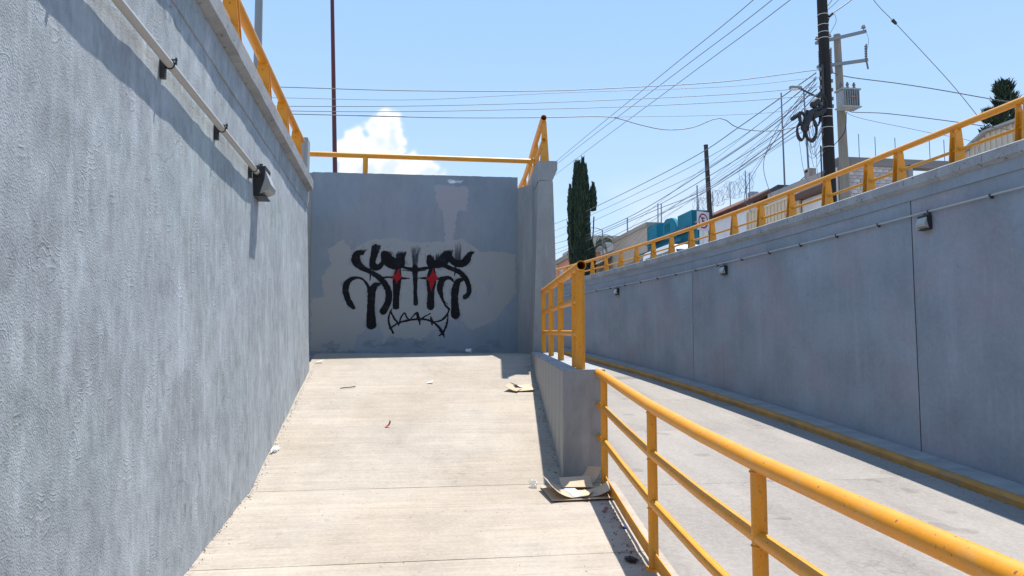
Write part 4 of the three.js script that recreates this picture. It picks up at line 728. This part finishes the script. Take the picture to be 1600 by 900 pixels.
// ---------------------------------------------------------------- houses along the street
const wallTone = tex(512, 512, (x, y) => { const k = 0.90 + 0.3 * (fbm(x * 5, y * 5, 5, 5, 5) - 0.5) + 0.12 * (fbm(x * 60, y * 60, 2, 60, 60) - 0.5); return shade([0.92, 0.92, 0.92], k); });
const plaster = (r, g, b, k = 1) => std({ map: again(wallTone, 0.25, 0.25), color: lin(r, g, b), roughness: 0.92 });
const tileA = std({ color: lin(0.17, 0.075, 0.055), roughness: 0.9 }), tileB = std({ color: lin(0.12, 0.06, 0.05), roughness: 0.9 });
const glassDark = new THREE.MeshPhysicalMaterial({ color: lin(0.03, 0.04, 0.05), roughness: 0.08 });
const ironBlack = std({ color: lin(0.03, 0.03, 0.03), roughness: 0.6 });
// window set in a face x = X looking to -x
function winX(parent, X, d, y, w, h, frameMat = paperWhite) {
  const win = mesh('window', [box(0.06, 0.06, w, X - 0.03, y + h / 2, -d), box(0.06, 0.06, w, X - 0.03, y - h / 2, -d), box(0.06, h, 0.06, X - 0.03, y, -d - w / 2), box(0.06, h, 0.06, X - 0.03, y, -d + w / 2), box(0.05, h, 0.04, X - 0.025, y, -d)], frameMat, parent);
  mesh('pane', box(0.02, h - 0.04, w - 0.04, X - 0.012, y, -d), glassDark, win); return win;
}
function block(parent, name, x0, x1, d0, d1, y0, y1, mat) { return mesh(name, box(x1 - x0, y1 - y0, d1 - d0, (x0 + x1) / 2, (y0 + y1) / 2, -(d0 + d1) / 2), mat, parent); }
{
  const t = thing('house', 'distant orange brick house left of the cypress with a grey roof edge', 'building'), om = plaster(0.66, 0.27, 0.17);
  block(t, 'wall', 15.5, 24, 62, 74, STREET, 9.9, om); block(t, 'roof_slab', 15.3, 24.2, 61.8, 74.2, 9.9, 10.35, plaster(0.33, 0.27, 0.22));
  block(t, 'upper_wall', 17, 24, 63, 76, 10.35, 11.6, plaster(0.52, 0.48, 0.44)); block(t, 'white_pier', 15.2, 15.5, 71.6, 72.4, STREET, 9.9, plaster(0.75, 0.75, 0.74));
  winX(t, 15.5, 66, 8.3, 1.2, 1.6); winX(t, 15.5, 69.5, 8.3, 1.2, 1.6);
}
{
  const t = thing('house', 'low grey and white house with brown tiled canopy right of the cypress', 'building');
  block(t, 'wall', 15.6, 23, 52.6, 61.5, STREET, 8.9, plaster(0.36, 0.32, 0.28)); block(t, 'upper_wall', 17, 23, 54, 61, 8.9, 9.9, plaster(0.6, 0.56, 0.52));
  const can = mesh('canopy', slabSolid([[14.6, -52.8], [15.6, -52.8], [15.6, -61.3], [14.6, -61.3]], (x) => 7.9 + 0.6 * (x - 14.6), (x) => 7.78 + 0.6 * (x - 14.6)), plaster(0.22, 0.15, 0.11), t);
  winX(t, 15.6, 55, 6.6, 1.6, 1.3); winX(t, 15.6, 58.5, 6.6, 1.6, 1.3); block(t, 'door', 15.53, 15.6, 53.2, 54, STREET + 0.14, 6.6, plaster(0.7, 0.7, 0.7));
}
{
  const t = thing('house', 'two storey plain tan house with blank flat wall next to the teal house', 'building'), bm = plaster(0.56, 0.45, 0.35);
  block(t, 'wall', 15.5, 22, 44.6, 52.2, STREET, 9.35, bm); block(t, 'parapet_band', 15.42, 22.05, 44.55, 52.25, 9.35, 9.6, plaster(0.44, 0.37, 0.30));
  block(t, 'door', 15.42, 15.5, 47.6, 48.7, STREET + 0.14, 6.9, plaster(0.75, 0.75, 0.74)); winX(t, 15.5, 50.4, 6.3, 1.3, 1.2); winX(t, 15.5, 45.8, 6.2, 1.2, 1.1); block(t, 'canopy', 14.8, 15.5, 44.8, 48.9, 7.0, 7.15, plaster(0.3, 0.2, 0.15));
  mesh('roof_mast', pipe(V(16.2, 9.5, -50.9), V(16.2, 11.0, -50.9), 0.05, 6), steelGrey, t);
}
{
  const tm = plaster(0.012, 0.22, 0.31), tm2 = plaster(0.010, 0.16, 0.22);
  const t = thing('house', 'bright teal house with stepped rounded parapets and rooftop water tank', 'building');
  block(t, 'wall', 15.5, 22, 36.6, 44.4, STREET, 7.9, tm); block(t, 'corner_tower', 15.3, 16.3, 36.9, 38.9, 7.9, 8.95, tm); block(t, 'side_block', 15.4, 17, 42.6, 44.35, 7.9, 9.2, tm);
  const sh = new THREE.Shape(); sh.moveTo(0, 0); sh.lineTo(2.3, 0); sh.lineTo(2.3, 0.7); sh.quadraticCurveTo(2.1, 1.0, 1.7, 1.0); sh.lineTo(0.9, 0.95); sh.quadraticCurveTo(0.4, 0.85, 0, 0.4); sh.closePath();
  for (const k of [0, 1, 2]) { const h = new THREE.Path(); h.moveTo(1.2 + k * 0.32, 0.35); h.lineTo(1.4 + k * 0.32, 0.35); h.lineTo(1.4 + k * 0.32, 0.75); h.lineTo(1.2 + k * 0.32, 0.75); h.closePath(); sh.holes.push(h); }
  const g = new THREE.ExtrudeGeometry(sh, { depth: 0.2, bevelEnabled: false }); g.rotateY(Math.PI / 2); g.scale(1, 1.25, 1); g.translate(15.4, 7.9, -39.2); mesh('curved_parapet', g, tm, t);
  const ledge = (d0, d1, y) => block(t, 'ledge', 15.0, 15.5, d0, d1, y, y + 0.12, plaster(0.16, 0.12, 0.18)); ledge(41.2, 43.6, 7.95); ledge(37.0, 39.4, 7.95);
  mesh('water_tank', pipe(V(16.8, 7.9, -39.5), V(16.8, 8.85, -39.5), 0.35, 16), blackPlastic, t);
  winX(t, 15.5, 41.8, 6.3, 1.6, 1.5); winX(t, 15.5, 38.4, 6.2, 1.6, 1.5, tm2);
  block(t, 'canopy', 14.7, 15.5, 37, 44, 7.3, 7.42, tm2);
  for (let k = 0; k < 9; k++) mesh('gate_bar', box(0.04, 2.6, 0.04, 15.35, 5.6, -40.0 - k * 0.28), paperWhite, t);
  for (const [d, y, h] of [[37.8, 9.0, 1.5], [43.4, 9.2, 1.4], [44.0, 9.2, 1.5]]) mesh('roof_mast', pipe(V(16, y, -d), V(16.02, y + h, -d), 0.035, 6), steelGrey, t);
}
{
  const t = thing('house', 'low whitewashed house with long brown tiled roof edge and razor wire', 'building');
  block(t, 'wall', 15.5, 22, 30.9, 36.4, STREET, 7.95, plaster(0.86, 0.85, 0.88));
  const n = 22; for (let k = 0; k < n; k++) { const d = 31 + k * 0.245, m = mesh('roof_tile', between(new THREE.CylinderGeometry(0.13, 0.12, 1.6, 10, 1, true, -Math.PI / 2, Math.PI), V(15.1, 8.0, -d), V(16.7, 8.78, -d)), k % 3 ? tileA : tileB, t); }
  block(t, 'roof_deck', 15.4, 22, 30.9, 36.5, 7.95, 8.02, plaster(0.2, 0.12, 0.1));
  winX(t, 15.5, 35.2, 6.3, 1.1, 1.1); winX(t, 15.5, 33.2, 6.1, 0.9, 0.9); block(t, 'doorway', 15.44, 15.5, 34.0, 34.4, STREET + 0.14, 6.4, ironBlack);
}
{ // razor wire over the white house
  const P = []; for (let i = 0; i <= 420; i++) { const a = i * 0.42, d = 31 + i * 0.0155; P.push(V(15.75 + 0.12 * Math.sin(i), 9.2 + 0.40 * Math.cos(a) + 0.1 * Math.sin(i * 0.05), -d + 0.42 * Math.sin(a) * 0.9)); }
  const t = thing('razor_wire', 'coils of razor wire along the brown tiled roof edge', 'fence wire');
  mesh('coil', new THREE.TubeGeometry(new THREE.CatmullRomCurve3(P), 1500, 0.007, 4), wireMat, t);
  for (const d of [31.2, 33.2, 35.2, 37]) mesh('support_rod', pipe(V(15.75, 8.0, -d), V(15.75, 9.6, -d), 0.02, 6), wireMat, t);
}
{
  const ribM = plaster(0.80, 0.64, 0.46), t = thing('sheet_gate', 'beige ribbed sheet metal gate between the white houses', 'gate');
  mesh('gate_frame', [box(0.06, 0.1, 4.4, 15.45, 7.66, -28.7), box(0.06, 0.1, 4.4, 15.45, STREET + 0.4, -28.7), box(0.08, 3.6, 0.1, 15.45, 5.9, -30.9), box(0.08, 3.6, 0.1, 15.45, 5.9, -26.5)], ribM, t);
  for (let k = 0; k < 15; k++) mesh('sheet_rib', [box(0.02, 3.5, 0.20, 15.47, 5.95, -26.66 - k * 0.29), box(0.035, 3.5, 0.075, 15.455, 5.95, -26.66 - k * 0.29 - 0.145)], ribM, t);
}
{
  const t = thing('house', 'small yellow rooftop room behind the ribbed gate with a dark eave', 'building'), ym = plaster(0.60, 0.38, 0.10);
  block(t, 'wall', 18, 21, 32.6, 34.7, STREET, 8.95, ym); mesh('roof', slabSolid([[17.8, -32.4], [21.2, -32.4], [21.2, -34.9], [17.8, -34.9]], (x, z) => 9.25 + 0.06 * (z + 34.9), (x, z) => 9.0 + 0.06 * (z + 34.9)), ironBlack, t);
  for (let k = 0; k < 4; k++) block(t, 'vent_block', 17.94, 18, 32.85 + k * 0.45, 33.1 + k * 0.45, 8.5, 8.7, ironBlack);
  block(t, 'water_pillar', 17.7, 18.1, 34.9, 35.3, STREET, 9.6, plaster(0.5, 0.5, 0.52));
}
{
  const t = thing('house', 'white house with brown eave standing behind the black pole', 'building');
  block(t, 'wall', 15.5, 19, 24.75, 26.4, STREET, 7.35, plaster(0.86, 0.84, 0.83)); mesh('eave', slabSolid([[15.1, -24.3], [19, -24.3], [19, -26.6], [15.1, -26.6]], (x) => 7.55 + 0.1 * (x - 15.1), (x) => 7.35 + 0.1 * (x - 15.1)), plaster(0.17, 0.10, 0.08), t);
  block(t, 'chimney_pier', 15.9, 16.2, 26.5, 26.85, STREET, 8.7, plaster(0.42, 0.36, 0.32)); winX(t, 15.5, 25.5, 5.9, 0.8, 0.9);
  mesh('clothes_line', tube([[16, 8.55, -26.6], [16.8, 8.5, -30], [17.9, 9.4, -35]], 0.02, 24, 5), cableMat, t);
}
{ // unfinished block wall building, its front facing down the street
  const Z = -24, brickMats = [[0.60, 0.52, 0.49], [0.66, 0.59, 0.57], [0.56, 0.47, 0.45], [0.72, 0.67, 0.65]].map((c) => plaster(...c));
  const t = thing('block_building', 'unfinished building of whitewashed brick with a concrete cap beam and open bay', 'building');
  const wall = mesh('wall', box(2.75, 4.1, 0.2, 16.88, 6.05, Z - 0.12), plaster(0.72, 0.67, 0.64), t);
  const bw = 0.24, bh = 0.12; for (let r = 0; r < 25; r++) for (let k = 0; k < 11; k++) { const x = 15.75 + (r % 2) * 0.12 + k * (bw + 0.012), y = 5.05 + r * (bh + 0.012); if (x + bw > 18.25 || y > 8.1) continue; mesh('brick', box(bw, bh, 0.05, x + bw / 2, y + bh / 2, Z + rr(-0.012, 0.006)), brickMats[Math.floor(rand() * 4)], wall); }
  mesh('cap_beam', box(4.4, 0.30, 0.42, 17.75, 8.31, Z - 0.1), plaster(0.30, 0.27, 0.25), t); mesh('column', box(0.24, 4.4, 0.36, 15.66, 6.2, Z + 0.02), plaster(0.20, 0.19, 0.19), t); mesh('column', box(0.2, 4.3, 0.3, 18.32, 6.1, Z - 0.04), plaster(0.38, 0.35, 0.33), t);
  mesh('rear_wall', box(6, 2.2, 0.2, 19.2, 5.1, Z - 5), plaster(0.7, 0.69, 0.67), t);
  mesh('side_wall', box(0.2, 4.2, 5, 15.66, 6.1, Z - 2.7), plaster(0.45, 0.42, 0.40), t);
  mesh('steel_frame', [box(1.3, 0.1, 0.1, 19.0, 7.15, Z + 0.1), box(0.16, 0.9, 0.16, 19.55, 7.5, Z + 0.1), box(0.12, 3.2, 0.12, 19.55, 5.6, Z + 0.1)], ironBlack, t);
  for (const x of [16.45, 17.1, 17.9, 19.3, 19.9]) mesh('rebar', pipe(V(x, 8.4, Z - 0.1), V(x, 9.3 + 0.2 * rand(), Z - 0.1), 0.013, 5), wireMat, t);
}
{
  const rm = plaster(0.80, 0.68, 0.54), t = thing('warehouse', 'warehouse gable clad in beige ribbed sheet metal', 'building');
  const P = (d) => d > 24.4 ? 9.75 - (d - 24.4) * 0.42 : 9.75;
  for (let k = 0; k < 60; k++) { const d = 33 - k * 0.26, h = P(d) - STREET; mesh('wall_sheet', [box(0.03, h, 0.17, 22, STREET + h / 2, -d), box(0.07, h, 0.09, 21.98, STREET + h / 2, -d + 0.13)], rm, t); }
  mesh('roof', slabSolid([[21.8, -17.4], [34, -17.4], [34, -24.4], [21.8, -24.4]], () => 9.85, () => 9.76), plaster(0.5, 0.48, 0.45), t); mesh('roof', slabSolid([[21.8, -24.4], [34, -24.4], [34, -33.2], [21.8, -33.2]], (x, z) => 9.85 + (z + 24.4) * 0.42, (x, z) => 9.76 + (z + 24.4) * 0.42), plaster(0.5, 0.48, 0.45), t);
}
for (const [x, y0, x1, y1, d, lab] of [[16, 8, 15.96, 12.46, 28.55, 'tall thin antenna mast standing beside the ribbed gate'], [16.0, 8.6, 15.9, 11.9, 26.7, 'antenna mast standing on the grey chimney pier'], [20, 9.2, 19.95, 12.0, 40, 'thin rooftop mast above the no-parking sign']]) {
  const t = thing('antenna_mast', lab, 'mast'); mesh('mast', pipe(V(x, y0, -d), V(x1, y1, -d), 0.04, 8, 0.028), wireMat, t); mesh('mast_foot', box(0.2, 0.08, 0.2, x, y0, -d), steelGrey, t);
}
{ // white van parked by the teal house, only its roof and windows clear the wall
  const t = thing('parked_van', 'white van parked in front of the teal house', 'van', null, [12.4, STREET, -31.6]), wm = new THREE.MeshPhysicalMaterial({ color: lin(0.78, 0.78, 0.78), roughness: 0.3, clearcoat: 0.8, clearcoatRoughness: 0.1 });
  const sh = new THREE.Shape(); sh.moveTo(-2.2, 0.35); sh.lineTo(2.2, 0.35); sh.quadraticCurveTo(2.35, 0.9, 2.1, 1.15); sh.lineTo(1.55, 1.9); sh.quadraticCurveTo(1.4, 2.05, 1.1, 2.07); sh.lineTo(-2.0, 2.07); sh.quadraticCurveTo(-2.25, 2.05, -2.25, 1.8); sh.closePath();
  const g = new THREE.ExtrudeGeometry(sh, { depth: 1.6, bevelEnabled: true, bevelSize: 0.06, bevelThickness: 0.06, bevelSegments: 3 }); g.translate(0, 0, -0.8); g.rotateY(-Math.PI / 2); mesh('body', g, wm, t);
  for (const s of [-1, 1]) for (const [z0, z1] of [[-1.9, -0.8], [-0.7, 0.3], [0.4, 1.3]]) mesh('side_window', box(0.02, 0.55, z1 - z0, s * 0.865, 1.55, (z0 + z1) / 2), glassDark, t);
  mesh('windscreen', between(new THREE.BoxGeometry(1.45, 0.75, 0.02), V(0, 1.2, 2.12), V(0, 1.86, 1.66)), glassDark, t); mesh('rear_window', box(1.2, 0.5, 0.02, 0, 1.6, -2.32), glassDark, t);
  for (const s of [-1, 1]) for (const z of [-1.4, 1.4]) { const w = mesh('wheel', pipe(V(s * 0.68, 0.33, z), V(s * 0.9, 0.33, z), 0.33, 20), blackPlastic, t); mesh('rim', pipe(V(s * 0.89, 0.33, z), V(s * 0.91, 0.33, z), 0.19, 16), galv, w); }
  for (const s of [-1, 1]) { mesh('headlight', rbox(0.24, 0.16, 0.06, s * 0.62, 0.95, 2.24, 0.02), lens, t); mesh('tail_light', rbox(0.12, 0.36, 0.05, s * 0.76, 1.1, -2.31, 0.02), std({ color: lin(0.4, 0.02, 0.02), roughness: 0.3 }), t); }
}

renderer.render(scene, camera);
